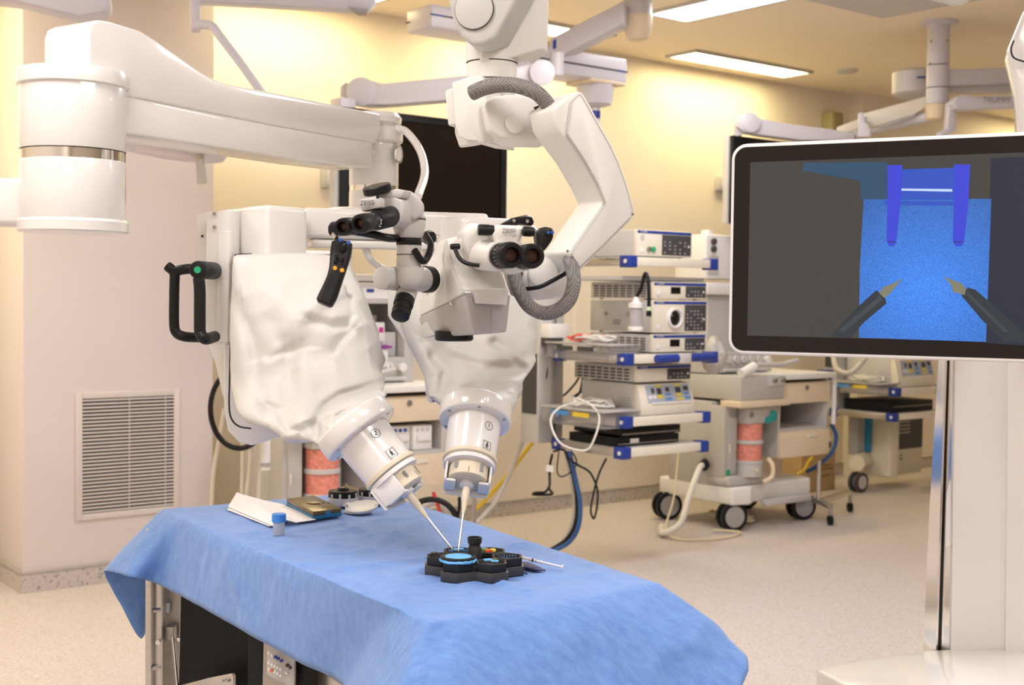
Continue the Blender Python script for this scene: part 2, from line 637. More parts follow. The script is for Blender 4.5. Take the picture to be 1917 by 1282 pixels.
# hem stations round the table: (edge parameter, hem point)
E2 = W(266, 1196, 3.02)
st = [
    (('L', 1.0), TB + V((-0.10, 0.16, -0.16))),
    (('L', 0.55), W(318, 1085, 3.16)),
    (('L', 0.22), E2),
    (('L', 0.06), W(222, 1122, 2.98)),
    (('A', 0.0), W(195, 1068, 2.93)),
    (('F', 0.06), W(250, 1080, 2.80)),
    (('F', 0.14), onz(290, 1092, 0.655)),
    (('F', 0.30), onz(375, 1135, 0.648)),
    (('F', 0.52), onz(480, 1194, 0.642)),
    (('F', 0.75), onz(560, 1240, 0.635)),
    (('F', 0.93), onz(645, 1286, 0.628)),
    (('D', 0.0), V((-0.215, 1.80, 0.585))),
    (('R', 0.10), V((-0.09, 1.745, 0.60))),
    (('R', 0.35), V((0.07, 1.86, 0.575))),
    (('R', 0.62), V((0.20, 1.955, 0.60))),
    (('R', 0.80), V((0.28, 2.02, 0.585))),
    (('R', 0.93), W(1384, 1290, 2.14)),
    (('C', 0.0), W(1397, 1226, 2.20)),
    (('K', 0.95), V((0.30, 2.30, 0.64))),
    (('K', 0.80), V((0.168, 2.44, 0.64))),
    (('K', 0.50), V((-0.014, 2.745, 0.64))),
    (('K', 0.15), V((-0.224, 3.10, 0.64))),
    (('L', 1.0), TB + V((-0.10, 0.16, -0.16))),
]


def edge(code):
    k, s_ = code
    return {'L': (0, s_), 'A': (0, 0), 'F': (s_, 0), 'D': (1, 0), 'R': (1, s_), 'C': (1, 1), 'K': (s_, 1)}[k]


# walk every boundary vertex of the top and interpolate the hem between the stations
per = [(0, nv - j) for j in range(nv)] + [(i, 0) for i in range(nu)] + [(nu, j) for j in range(nv)] + [(nu - i, nv) for i in range(nu)] + [(0, nv)]


def plen(code):
    k, s_ = code
    return {'L': nv * (1 - s_), 'A': nv, 'F': nv + nu * s_, 'D': nv + nu, 'R': nv + nu + nv * s_, 'C': 2 * nv + nu, 'K': 2 * nv + nu + nu * (1 - s_)}[k]


STRAIGHT = {'A0.0': 0.75, 'L0.06': 0.6, 'F0.06': 0.5, 'D0.0': 0.8, 'C0.0': 0.95, 'R0.93': 0.7, 'K0.95': 0.8, 'R0.8': 0.35, 'R0.1': 0.4}
S = [plen(c) for c, _ in st]
S[-1] = 2 * nv + 2 * nu
rows = 26
skirt = []
for k, (i, j) in enumerate(per):
    e = top[i * (nv + 1) + j]
    a = 0
    while a < len(S) - 2 and S[a + 1] < k:
        a += 1
    f = min(1, max(0, (k - S[a]) / max(1e-6, S[a + 1] - S[a])))
    h0, h1 = st[a][1], st[a + 1][1]
    hm = st[a - 1][1] if a > 0 else h0
    hp = st[a + 2][1] if a + 2 < len(st) else h1
    c_ = 0.5 * ((2 * h0) + (h1 - hm) * f + (2 * hm - 5 * h0 + 4 * h1 - hp) * f * f + (3 * h0 - hm - 3 * h1 + hp) * f ** 3)
    h = c_ * 0.5 + (h0 * (1 - f) + h1 * f) * 0.5
    hz = V((h.x - e.x, h.y - e.y, 0))
    sa, sb_ = STRAIGHT.get(st[a][0][0] + str(st[a][0][1]), 0.15), STRAIGHT.get(st[a + 1][0][0] + str(st[a + 1][0][1]), 0.15)
    sg = sa * (1 - f) + sb_ * f
    c1 = (e + hz * 0.42) * (1 - sg) + ((e + h) / 2) * sg
    col = []
    out = hz.normalized() if hz.length > 1e-6 else V((0, -1, 0))
    for r in range(1, rows + 1):
        t = r / rows
        p = e * (1 - t) ** 2 + c1 * (2 * t * (1 - t)) + h * t * t
        w = noise.noise(V((k * 0.07, 3.3 + t * 1.2, 0.5))) * 0.014 + wrinkle(p) * 1.8
        col.append(p + out * (w * min(1, t * 2) * (1 if t < 0.97 else 0.6)))
    skirt.append(col)
sv = []
for k, (i, j) in enumerate(per):
    sv.append(top[i * (nv + 1) + j])
    sv += skirt[k]
R1 = rows + 1
dr.add(sv, [(k * R1 + r, k * R1 + r + 1, (k + 1) * R1 + r + 1, (k + 1) * R1 + r) for k in range(len(per) - 1) for r in range(rows)])
dro = dr.obj('surgical_drape', DRAPE, None, ang=180, weld=True, label='large blue non-woven surgical drape hanging over the instrument table', cat='drape')
sm = dro.modifiers.new('thickness', 'SOLIDIFY')
sm.thickness = 0.0012
sm.offset = -1

# the trolley under the drape
ws = (TD - TA).normalized()
ss = V((-ws.y, ws.x, 0))
TF = Fr(V((TA.x, TA.y, 0)), ws, ss)
tl = thing('instrument_trolley', 'stainless steel trolley with black panels under the blue drape', 'trolley', TF.p(0.6, 0.25, 0))
TF.box('tabletop', 0.06, 1.12, 0.05, 0.42, TZ - 0.035, TZ - 0.006, STEEL, tl, 0.004)
for (x0, x1, d_) in ((275, 287, 2.93), (291, 306, 2.95)):
    p = W((x0 + x1) / 2, 1180, d_)
    wpx = px(x1 - x0, d_)
    B().box((p.x, p.y, (TZ - 0.036) / 2), (wpx, 0.03, TZ - 0.036)).obj('post', STEEL, tl, 0.002)
for y in (1143, 1251):
    B().cyl(W(280, y + 1, 2.925), W(300, y - 2, 2.935), px(4.2, 2.93)).obj('rung', STEEL, tl)
disc('bolt', 297, 1201, 5, 2.93, 0.008, CHROME, tl, bevel=0.002)
slab('inner_rail', [(309, 1080), (338, 1090), (333, 1300), (303, 1300)], 2.99, 0.02, STEELD, tl)
B().box(W(315, 1137, 2.975), (px(6, 2.97), 0.01, px(18, 2.97))).obj('label_plate', ABS, tl)
B().box(W(320, 1183, 2.97), (px(18, 2.97), 0.03, px(26, 2.97))).obj('clamp', STEELD, tl, 0.004)
B().box(W(336, 1196, 2.96), (px(10, 2.97), 0.015, px(8, 2.97))).obj('clamp_lever', CHROME, tl, 0.003)
B().cyl(W(323, 1190, 2.95), W(334, 1300, 2.95), px(3.2, 2.95)).obj('strut', CHROME, tl)
P_, n_ = slabpts([(340, 1060), (466, 1150), (463, 1320), (334, 1320)], 2.90, -20)
B().prism(P_, -n_ * 0.03).obj('black_panel', BLACK, tl)
slab('kick_plate', [(334, 1284), (392, 1268), (434, 1260), (437, 1266), (437, 1330), (334, 1330)], 2.82, 0.01, STEEL, tl, yaw=-20, bevel=0.002)
for x in (419, 428):
    disc('screw', x, 1274, 2.2, 2.80, 0.004, STEELD, tl, yaw=-20)
for (a_, b__) in ((0.62, 0.07), (1.06, 0.07), (1.06, 0.40), (0.09, 0.40)):
    TF.box('leg', a_ - 0.014, a_ + 0.014, b__ - 0.014, b__ + 0.014, 0, TZ - 0.036, STEEL, tl, 0.003)
TF.box('shelf', 0.02, 1.18, 0.02, 0.43, 0.16, 0.18, STEEL, tl, 0.003)

# control unit on the trolley shelf
cu = thing('control_unit', 'black and steel control unit with keypad beneath the drape', 'control unit', W(560, 1500, 2.45))
YC = -28
slab('body', [(470, 1150), (492, 1165), (488, 1340), (466, 1340)], 2.50, 0.18, BLACK, cu, yaw=YC)
slab('fascia', [(494, 1185), (553, 1215), (552, 1340), (490, 1340)], 2.46, 0.012, STEELD, cu, yaw=YC)
slab('keypad', [(500, 1180), (551, 1206), (550, 1290), (545, 1288), (499, 1262)], 2.44, 0.006, LGREY, cu, yaw=YC, bevel=0.001)
keys = [(505, 1221, 0), (511, 1226, 0), (517, 1229, 1), (522, 1232, 1), (528, 1236, 1), (539, 1245, 2), (545, 1249, 2), (505, 1240, 0), (511, 1243, 0), (516, 1246, 0), (521, 1249, 0), (527, 1252, 0), (505, 1252, 0), (510, 1254, 3), (516, 1257, 0), (521, 1260, 0), (527, 1264, 0), (538, 1259, 0)]
km = [ABS, NAVY, DGREY, mat('orange_key', (0.75, 0.16, 0.06), 0.5)]
for (x, y, c) in keys:
    disc('key', x, y, 2.6 if c == 0 else 3.0, 2.432, 0.004, km[c], cu, yaw=YC, n=14)
slab('side_panel', [(556, 1222), (575, 1234), (573, 1340), (555, 1340)], 2.44, 0.12, BLACK, cu, yaw=YC)
slab('steel_door', [(576, 1240), (640, 1282), (640, 1400), (575, 1400)], 2.46, 0.04, STEEL, cu, yaw=YC)

# ------------------------------------------------------------------ surgical robot: suspension arm
r_ = W(137, 300, 2.45)
K1 = V((r_.x, r_.y, 0))
r_ = W(700, 300, 3.20)
K2 = V((r_.x, r_.y, 0))
ra = thing('robot_suspension_arm', 'glossy white swivel arm of a surgical robot with a wide round column and long beam', 'robot arm', V((K1.x - 0.55, K1.y, 0)))


def zat(y, d, x=137):
    return W(x, y, d).z


R1_ = px(96, 2.45)
zt, zb_ = zat(152, 2.45), zat(428, 2.45)
zband = zat(291, 2.45)
B().lathe(K1 + Z * (zb_ + 0.012), Z, [(0, R1_), (zband - zb_ - 0.024, R1_)], 64).obj('column', WHITE, ra, 0.001)
B().lathe(K1 + Z * (zband + 0.008), Z, [(0, R1_), (zt - zband - 0.02, R1_)], 64).obj('column', WHITE, ra, 0.001)
B().lathe(K1 + Z * (zband - 0.013), Z, [(0, R1_ * 0.985), (0.020, R1_ * 0.985)], 64).obj('chrome_band', CHROME, ra)
B().lathe(K1 + Z * (zband + 0.006), Z, [(0, R1_ * 0.985), (0.004, R1_ * 0.985)], 64).obj('seam', SLOT, ra)
B().lathe(K1 + Z * (zt - 0.014), Z, [(0, R1_ * 1.01), (0.002, R1_ * 1.05), (0.022, R1_ * 1.05), (0.03, R1_ * 1.02), (0.032, R1_ * 0.9)], 64).obj('cap_flange', WHITE, ra)
B().lathe(K1 + Z * (zb_ - 0.008), Z, [(0, R1_ * 1.01), (0.003, R1_ * 1.045), (0.02, R1_ * 1.045), (0.025, R1_ * 1.0)], 64).obj('foot_flange', WHITE, ra)
# arm that leads away to the robot's own floor stand
z0, z1 = zat(424, 2.45, 20), zat(336, 2.45, 20)
B().box((K1.x - 0.31, K1.y, (z0 + z1) / 2), (0.5, 0.10, z1 - z0)).obj('lower_arm', WHITE, ra, 0.012, 3)
B().lathe(V((K1.x - 0.56, K1.y, 0.12)), Z, [(0, 0.10), (z1 - 0.08, 0.10)], 48).obj('stand_column', WHITE, ra, 0.01)
B().box((K1.x - 0.56, K1.y, 0.06), (0.5, 0.6, 0.12)).obj('stand_base', WHITE, ra, 0.03, 3)
bd = (K2 - K1).normalized()
bn = V((bd.y, -bd.x, 0))
if bn.y > 0:
    bn = -bn
hw = 0.066
pl = K1 + bn * hw


def bpl(x, y):
    return onpl(x, y, pl, bn)


prof = [(166, 150), (166, 60), (172, 44), (184, 37), (206, 40), (262, 57), (290, 74), (330, 102), (372, 132), (400, 148), (430, 158), (520, 175), (640, 199), (712, 213), (714, 244), (704, 268), (640, 257), (520, 236), (400, 212), (300, 192), (232, 179), (200, 172)]
B().prism([bpl(*q) for q in prof], -bn * (2 * hw)).obj('beam_cover', WHITE, ra, 0.005, 3, ang=50)
prof = [(200, 171), (300, 191), (400, 211), (520, 235), (640, 256), (700, 266), (700, 315), (600, 303), (436, 278), (233, 249), (200, 244)]
B().prism([bpl(*q) + (-bn) * 0.003 for q in prof], -bn * (2 * hw - 0.006)).obj('beam', WHITE, ra, 0.004, 3, ang=50)
R2_ = px(46, 3.2)
z2 = lambda y: W(700, y, 3.2).z
B().lathe(K2 + Z * z2(349), Z, [(0, R2_), (z2(262) - z2(349), R2_)], 48).obj('end_column', WHITE, ra, 0.001)
B().lathe(K2 + Z * z2(270), Z, [(0, R2_ * 1.05), (0.006, R2_ * 1.17), (0.036, R2_ * 1.17), (0.042, R2_ * 1.05)], 48).obj('ring', WHITE, ra)
B().lathe(K2 + Z * z2(248), Z, [(0, R2_ * 1.0), (z2(232) - z2(248), R2_ * 1.0)], 48).obj('end_column', WHITE, ra)
B().lathe(K2 + Z * z2(235), Z, [(0, R2_ * 0.95), (0.004, R2_ * 1.1), (0.018, R2_ * 1.12), (0.028, R2_ * 1.0), (0.03, 0.5 * R2_)], 48).obj('end_cap', WHITE, ra)
B().lathe(K2 + Z * z2(359), Z, [(0, R2_ * 0.985), (z2(348) - z2(359), R2_ * 0.985)], 48).obj('chrome_band', CHROME, ra)
B().lathe(K2 + Z * z2(420), Z, [(0, R2_ * 1.0), (z2(359) - z2(420), R2_ * 1.0)], 48).obj('end_column', WHITE, ra)
disc('emblem', 744, 289, 17, 3.165, 0.006, STEELD, ra, yaw=72, bevel=0.001)
disc('emblem_face', 743.5, 289, 13, 3.158, 0.005, ABS, ra, yaw=72)
# crossbar that carries the two tool arms
CB0, CB1 = W(560, 427, 2.92), W(905, 450, 3.06)
cdir = V((CB1.x - CB0.x, CB1.y - CB0.y, 0)).normalized()
cn = V((cdir.y, -cdir.x, 0))
cc = (CB0 + CB1) / 2
cL = (V((CB1.x - CB0.x, CB1.y - CB0.y, 0))).length
B().box((cc.x, cc.y, W(640, 421, 2.95).z), (cL, 0.10, px(56, 2.95)), (cdir, -cn, Z)).obj('crossbar', WHITE, ra, 0.012, 3)
B().box((cc.x, cc.y, W(640, 457, 2.95).z), (cL * 0.9, 0.085, px(15, 2.95)), (cdir, -cn, Z)).obj('crossbar_foot', WHITE, ra, 0.006, 2)
q = W(660, 395, 2.95)
B().lathe(V((q.x, q.y + 0.04, q.z - 0.012)), Z, [(0, 0.085), (0.012, 0.08), (0.02, 0.06), (0.024, 0.02)], 40).obj('swivel_cover', WHITE, ra)
B().tube([W(742, 240, 3.17), W(762, 248, 3.12), W(787, 283, 3.0), W(795, 325, 2.9), W(782, 368, 2.75)], px(7.5, 3.0), 14).obj('cable_conduit', WHITE, ra)
B().tube([W(683, 462, 2.95), W(694, 485, 2.96), W(712, 500, 3.0), W(740, 512, 3.05)], px(7, 2.95), 12).obj('cable_conduit', WHITE, ra)


# ------------------------------------------------------------------ the two tool arms with fabric sleeves
def raycyl(x, y, o, a, r):
    d = ray(x, y)
    w = CAM - o
    d1 = d - a * d.dot(a)
    w1 = w - a * w.dot(a)
    A_, B_, C_ = d1.dot(d1), 2 * d1.dot(w1), w1.dot(w1) - r * r
    disc_ = max(0, B_ * B_ - 4 * A_ * C_)
    h = CAM + d * ((-B_ - math.sqrt(disc_)) / (2 * A_))
    nn = (h - o)
    nn = (nn - a * nn.dot(a)).normalized()
    return h, nn


def proj(p):
    q = p - CAM
    z = q.dot(FWD)
    return CX + FPX * q.dot(RGT) / z, CY - FPX * q.dot(UPV) / z


def stroke_push(p, strokes):
    """sculpting strokes that lay folds into the cloth: (polyline, width, depth), one-sided steps when width is a pair"""
    x, y = proj(p)
    tot = 0.0
    for pts, w, dep in strokes:
        best, sd_ = 1e9, 0
        for (x0, y0), (x1, y1) in zip(pts, pts[1:]):
            dx, dy = x1 - x0, y1 - y0
            t = max(0, min(1, ((x - x0) * dx + (y - y0) * dy) / (dx * dx + dy * dy)))
            d = math.hypot(x - x0 - dx * t, y - y0 - dy * t)
            if d < best:
                best = d
                sd_ = 1 if (dx * (y - y0) - dy * (x - x0)) > 0 else -1
        if isinstance(w, tuple):
            w_ = w[0] if sd_ > 0 else w[1]
        else:
            w_ = w
        if best < 3 * w_:
            tot += dep * math.exp(-(best / w_) ** 2)
    return tot


def sleeve(name, secs, ring_c, ring_a, ring_r, parent, seed, nth=240, per_=22, amp=1.0, strokes=()):
    C_, E1, E2_, EX = [], [], [], []
    for (L, R_, d, hd, ex) in secs:
        l, r = W(*L, d), W(*R_, d)
        C_.append((l + r) / 2)
        E1.append((r - l) / 2)
        E2_.append(V((0, -hd, 0)))
        EX.append(V((ex, 0, 0)))
    # last section is the ring itself
    e1 = E1[-1]
    e1 = (e1 - ring_a * e1.dot(ring_a)).normalized() * ring_r
    C_[-1] = ring_c
    E1[-1] = e1
    e2 = e1.cross(ring_a)
    if e2.y > 0:
        e2 = -e2
    E2_[-1] = e2.normalized() * ring_r
    C_, E1, E2_, EX = [catmull(q, per_) for q in (C_, E1, E2_, EX)]
    m_ = len(C_)
    rings = []
    for i in range(m_):
        t = i / (m_ - 1)
        ring = []
        ex = max(2.0, EX[i].x)
        for j in range(nth):
            th = 2 * math.pi * j / nth
            c, s_ = math.cos(th), math.sin(th)
            cc_ = math.copysign(abs(c) ** (2 / ex), c)
            ss_ = math.copysign(abs(s_) ** (2 / ex), s_)
            p = C_[i] + E1[i] * cc_ + E2_[i] * ss_
            out = (p - C_[i]).normalized()
            win = min(1, t * 5) * min(1, (1 - t) * 9)
            # long folds that run slantwise towards the ring
            q = V((p.x * 9 + p.z * 5, p.y * 6, p.z * 3.5 - p.x * 2 + seed))
            f1 = 1 - abs(noise.noise(q))
            f2 = 1 - abs(noise.noise(V((p.x * 6 - p.z * 10, p.y * 8 + seed, p.z * 6 + p.x * 5))))
            f3 = noise.noise(V((p.x * 4, p.y * 4, p.z * 4 + seed * 2)))
            lowb = 0.35 + 0.9 * t
            dsp = (max(0, f1 - 0.55) * 0.045 + max(0, f2 - 0.62) * 0.042 * lowb + f3 * 0.014 - 0.014) * amp
            dsp *= (0.25 + 0.5 * t) * (0.35 if (p - C_[i]).dot(RGT) < -0.09 else 1.0)
            vv = p + out * (dsp * win)
            if strokes and out.dot(CAM - p) > 0:
                vv += (CAM - p).normalized() * (stroke_push(p, strokes) * min(1, (1 - t) * 12) * min(1, t * 8))
            ring.append(vv)
        rings.append(ring)
    return B().loft(rings, True).obj(name, BAG, parent, ang=70)


def walker(P, right, up, nn, s_, parent):
    """little walking figure inside a square frame, printed flat"""
    f = lambda x, y: P + right * (x * s_) + up * (y * s_) + nn * 0.0004
    b = B()
    w = 0.05
    for (x0, y0, x1, y1) in ((-1, -1, 1, -1), (1, -1, 1, 1), (1, 1, -1, 1), (-1, 1, -1, -1)):
        a_, c_ = f(x0, y0), f(x1, y1)
        b.box((a_ + c_) / 2, ((c_ - a_).length + 0.1 * s_, 0.09 * s_, 0.0003), ((c_ - a_).normalized(), nn.cross((c_ - a_).normalized()), nn))
    b.obj('symbol_frame', INK, parent, smooth=False)
    b = B()
    b.cyl(f(0, 0.62), f(0, 0.62) + nn * 0.0003, 0.16 * s_, n=14)
    for (x0, y0, x1, y1, w) in ((0, 0.42, 0, -0.1, 0.34), (0.05, 0.38, 0.42, 0.0, 0.13), (-0.05, 0.38, -0.40, 0.02, 0.13), (0.05, -0.1, 0.36, -0.72, 0.16), (-0.05, -0.1, -0.22, -0.45, 0.16), (-0.22, -0.42, -0.46, -0.72, 0.14)):
        a_, c_ = f(x0, y0), f(x1, y1)
        b.box((a_ + c_) / 2, ((c_ - a_).length, w * s_, 0.0003), ((c_ - a_).normalized(), nn.cross((c_ - a_).normalized()), nn))
    b.obj('walking_figure', INK, parent, smooth=False)


def tool(parent, pr_, pt_, num, numpx, symb, ring_r, cyl_r, turn=0.0):
    a = (pt_ - pr_).normalized()
    L = (pt_ - pr_).length
    k = L / 0.31
    # frame: r1 to the right in the picture, r2 towards the viewer
    r2 = (CAM - pr_)
    r2 = (r2 - a * r2.dot(a)).normalized()
    r1 = a.cross(r2)
    if r1.dot(RGT) < 0:
        r1 = -r1
    r1, r2 = r1 * math.cos(turn) - r2 * math.sin(turn), r2 * math.cos(turn) + r1 * math.sin(turn)
    ax = (r1, r2, a)
    at = lambda t, x=0, y=0: pr_ + a * (t * k) + r1 * x + r2 * y
    B().lathe(pr_, a, [(-0.018 * k, ring_r * 0.93), (-0.014 * k, ring_r), (0.017 * k, ring_r), (0.022 * k, ring_r * 0.97), (0.0225 * k, cyl_r * 1.02)], 56).obj('clamp_ring', WHITE, parent, 0.002)
    for i in range(6):
        th = math.pi / 3 * i + 0.45
        q = at(0.0225, math.cos(th) * (ring_r + cyl_r) / 2, math.sin(th) * (ring_r + cyl_r) / 2)
        B().cyl(q - a * 0.002, q + a * 0.0008, 0.003, n=12).obj('screw', STEELD, parent)
    B().lathe(pr_, a, [(0.02 * k, cyl_r), (0.09 * k, cyl_r * 0.965), (0.106 * k, cyl_r * 0.955)], 56).obj('tool_housing', WHITE, parent)
    B().lathe(pr_, a, [(0.1055 * k, cyl_r * 0.96), (0.107 * k, cyl_r * 1.0), (0.114 * k, cyl_r * 1.0), (0.116 * k, cyl_r * 0.94), (0.116 * k, cyl_r * 0.90)], 56).obj('seal_rim', GOLD, parent)
    B().lathe(pr_, a, [(0.110 * k, cyl_r * 0.90), (0.119 * k, cyl_r * 0.90)], 48).obj('coupling', SLOT, parent)
    # white adapter: plate, side cheeks and a lower shelf
    B().lathe(pr_, a, [(0.117 * k, cyl_r * 0.92), (0.119 * k, cyl_r * 0.95), (0.127 * k, cyl_r * 0.95), (0.128 * k, cyl_r * 0.9)], 48).obj('adapter_plate', ABS, parent)
    for sx in (-1, 1):
        B().box(at(0.145, sx * cyl_r * 0.80, -0.006), (cyl_r * 0.09, cyl_r * 0.95, 0.044 * k), ax).obj('adapter_cheek', ABS, parent, 0.003)
    B().box(at(0.147, 0, -cyl_r * 0.66), (cyl_r * 1.6, cyl_r * 0.14, 0.050 * k), ax).obj('adapter_back', ABS, parent, 0.003)
    for sx in (-1, 1):
        B().box(at(0.166, sx * cyl_r * 0.62, -0.004), (cyl_r * 0.42, cyl_r * 0.75, 0.006 * k), ax).obj('adapter_lip', ABS, parent, 0.002)
    B().lathe(pr_, a, [(0.125 * k, cyl_r * 0.72), (0.158 * k, cyl_r * 0.73), (0.161 * k, cyl_r * 0.66), (0.162 * k, cyl_r * 0.3)], 40).obj('instrument_drum', GOLD, parent)
    q, nn = at(0.140, -cyl_r * 0.40, cyl_r * 0.60), r2
    B().box(q, (cyl_r * 0.28, 0.001, cyl_r * 0.24), ax).obj('drum_mark', GREYINK, parent)
    B().box(at(0.141, cyl_r * 0.40, cyl_r * 0.60), (cyl_r * 0.26, 0.001, cyl_r * 0.3), ax).obj('drum_mark', GREYINK, parent)
    B().box(at(0.151, 0, cyl_r * 0.73), (0.0008, 0.0008, 0.012), ax).obj('index_line', INK, parent)
    B().lathe(pr_, a, [(0.160 * k, 0.013), (0.168 * k, 0.014), (0.172 * k, 0.009)], 28).obj('collar', ABS, parent)
    B().lathe(pr_, a, [(0.168 * k, 0.0062), (0.180 * k, 0.0076), (0.198 * k, 0.0076), (0.203 * k, 0.0058), (0.212 * k, 0.0052), (0.225 * k, 0.0036), (0.229 * k, 0.0026)], 20).obj('instrument_hub', GOLD, parent)
    B().lathe(pr_, a, [(0.225 * k, 0.0024), (0.296 * k, 0.0021), (0.305 * k, 0.0014), (L, 0.0006)], 14).obj('instrument_shaft', STEEL, parent)
    # printed number in a ring and the walking figure
    h, nn = raycyl(*numpx, pr_, a, cyl_r * 0.985)
    up = -a
    rt = up.cross(nn)
    s_ = 0.0085
    un = (Z * 1.5 - a)
    un = (un - nn * un.dot(nn)).normalized()
    lettering('arm_number', num, h + nn * 0.0015, un.cross(nn), un, s_ * 1.45, INK, parent)
    tor = B()
    tor.tube([h + nn * 0.0010 + (rt * math.cos(q) + up * math.sin(q)) * s_ for q in [2 * math.pi * i / 28 for i in range(28)]], 0.00045, 6, closed=True, smooth=False)
    tor.obj('number_ring', INK, parent)
    h, nn = raycyl(*symb, pr_, a, cyl_r * 0.965)
    walker(h + nn * 0.001, up.cross(nn), up, nn, 0.0085, parent)
    return a


t2 = thing('robot_tool_arm', 'white robot tool arm numbered 2 in a creased fabric sleeve with black grab handles', 'robot arm', W(540, 830, 2.75), 'robot tool arms')
pr2, pt2 = W(666, 800, 2.385), W(848, 1030, 2.335)
a2 = tool(t2, pr2, pt2, '2', (703, 811), (733, 848), px(77, 2.385), px(54, 2.385), 1.15)
sleeve('sleeve', [((445, 478), (570, 474), 2.76, 0.05, 3.6), ((442, 490), (636, 484), 2.74, 0.10, 3.6), ((441, 560), (668, 535), 2.72, 0.125, 3.6), ((440, 650), (692, 600), 2.70, 0.135, 3.4), ((441, 725), (710, 660), 2.68, 0.135, 3.0), ((455, 778), (718, 706), 2.60, 0.12, 2.6), ((530, 812), (716, 728), 2.49, 0.090, 2.2), ((572, 828), (714, 744), 2.43, 0.075, 2.0), ((600, 838), (732, 762), 2.385, 0.08, 2.0)], pr2 - a2 * 0.008, a2, px(73, 2.385), t2, 3.0, strokes=[
    ([(585, 600), (625, 613), (650, 608), (660, 590), (652, 560)], (7, 26), -0.016),
    ([(575, 585), (620, 596), (645, 590)], 14, 0.012),
    ([(625, 660), (638, 640), (660, 620)], (6, 18), -0.016),
    ([(500, 668), (522, 660), (560, 655)], (8, 26), -0.012),
    ([(600, 560), (560, 590), (520, 650)], 20, 0.014),
    ([(440, 560), (470, 640), (480, 720), (500, 770)], 14, -0.010),
    ([(530, 640), (545, 700), (540, 760)], 16, -0.012),
    ([(560, 690), (580, 740), (560, 790)], 14, 0.012),
    ([(712, 726), (680, 732), (640, 742), (612, 762), (590, 790), (590, 820)], (14, 8), -0.022),
    ([(708, 706), (670, 716), (630, 728), (600, 748), (580, 780)], 12, 0.016),
    ([(690, 750), (650, 752), (622, 775), (616, 800)], 7, 0.012),
    ([(500, 760), (525, 772), (550, 800)], (8, 16), -0.016),
    ([(676, 560), (690, 640), (700, 700)], 4, 0.003),
])
# casing behind the sleeve
slab('back_plate', [(416, 470), (424, 462), (640, 470), (655, 480), (660, 700), (600, 800), (470, 834), (446, 828), (426, 806), (419, 770), (418, 640)], 2.80, 0.045, WHITE, t2, bevel=0.006, seg=3)
sp = [(640, 478), (560, 476), (455, 476), (439, 481), (434, 495), (432, 600), (430, 700), (429, 760), (434, 785), (448, 798), (470, 802)]
B().tube([W(x, y, 2.752) for x, y in sp], px(1.6, 2.75), 8).obj('black_seam', SLOT, t2)
slab('side_skin', [(388, 640), (425, 640), (428, 780), (414, 735), (402, 680)], 2.93, 0.06, WHITE, t2, bevel=0.01)
PT = [W(408, 400, 2.86), W(500, 385, 2.70), W(575, 394, 2.79), W(575, 480, 2.79), W(500, 480, 2.70), W(408, 480, 2.86)]
zt_ = W(500, 383, 2.70).z
zl_ = W(500, 560, 2.70).z
poly = [V((p.x, p.y, zl_)) for p in (PT[0], PT[1], PT[2])] + [V((PT[2].x - 0.03, PT[2].y + 0.10, zl_)), V((PT[0].x + 0.04, PT[0].y + 0.09, zl_))]
B().prism(poly, Z * (zt_ - zl_)).obj('top_housing', WHITE, t2, 0.010, 3)
slab('rail', [(386, 396), (428, 392), (426, 640), (420, 648), (380, 645)], 2.745, 0.05, WHITE, t2, yaw=-18, bevel=0.004)
slab('rail_side', [(367, 401), (386, 397), (384, 520), (366, 520)], 2.80, 0.03, WHITE, t2, yaw=-18, bevel=0.003)
slab('rail_cover', [(408, 432), (430, 432), (426, 640), (404, 640)], 2.735, 0.02, WHITE, t2, yaw=-18, bevel=0.003)
for y in (400, 425):
    disc('screw', 402, y, 3.6, 2.738, 0.004, STEELD, t2, yaw=-18, bevel=0.001)
disc('hole', 379, 442, 2.2, 2.795, 0.002, SLOT, t2, yaw=-18)
D1, D2 = 2.68, 2.62
B().tube([W(404, 508, 2.73), W(362, 503, D1), W(330, 508, D1), W(327, 522, D1), W(326, 560, D1), W(326, 605, D1), W(330, 622, D1), W(346, 630, D1), W(385, 632, 2.73)], px(9.5, D1), 16, 6).obj('grab_handle', BLACK, t2)
B().cyl(W(312, 497, D1), W(326, 508, D1), px(9.5, D1)).obj('handle_end', BLACK, t2, 0.003)
B().tube([W(372, 520, D2), W(374, 545, D2), W(374, 600, D2), W(375, 622, D2), W(384, 634, D2), W(402, 630, 2.70)], px(11, D2), 16, 6).obj('grab_handle', BLACK, t2)
B().cyl(W(370, 505, D2 - 0.01), W(400, 507, 2.74), px(17, D2)).obj('handle_boss', BLACK, t2, 0.004)
nb = (W(370, 505, D2 - 0.01) - W(400, 507, 2.74)).normalized()
q = W(370, 505, D2 - 0.01)
B().cyl(q - nb * 0.002, q + nb * 0.0025, px(6.5, D2), n=20).obj('screw', GREEN, t2, label='green screw')

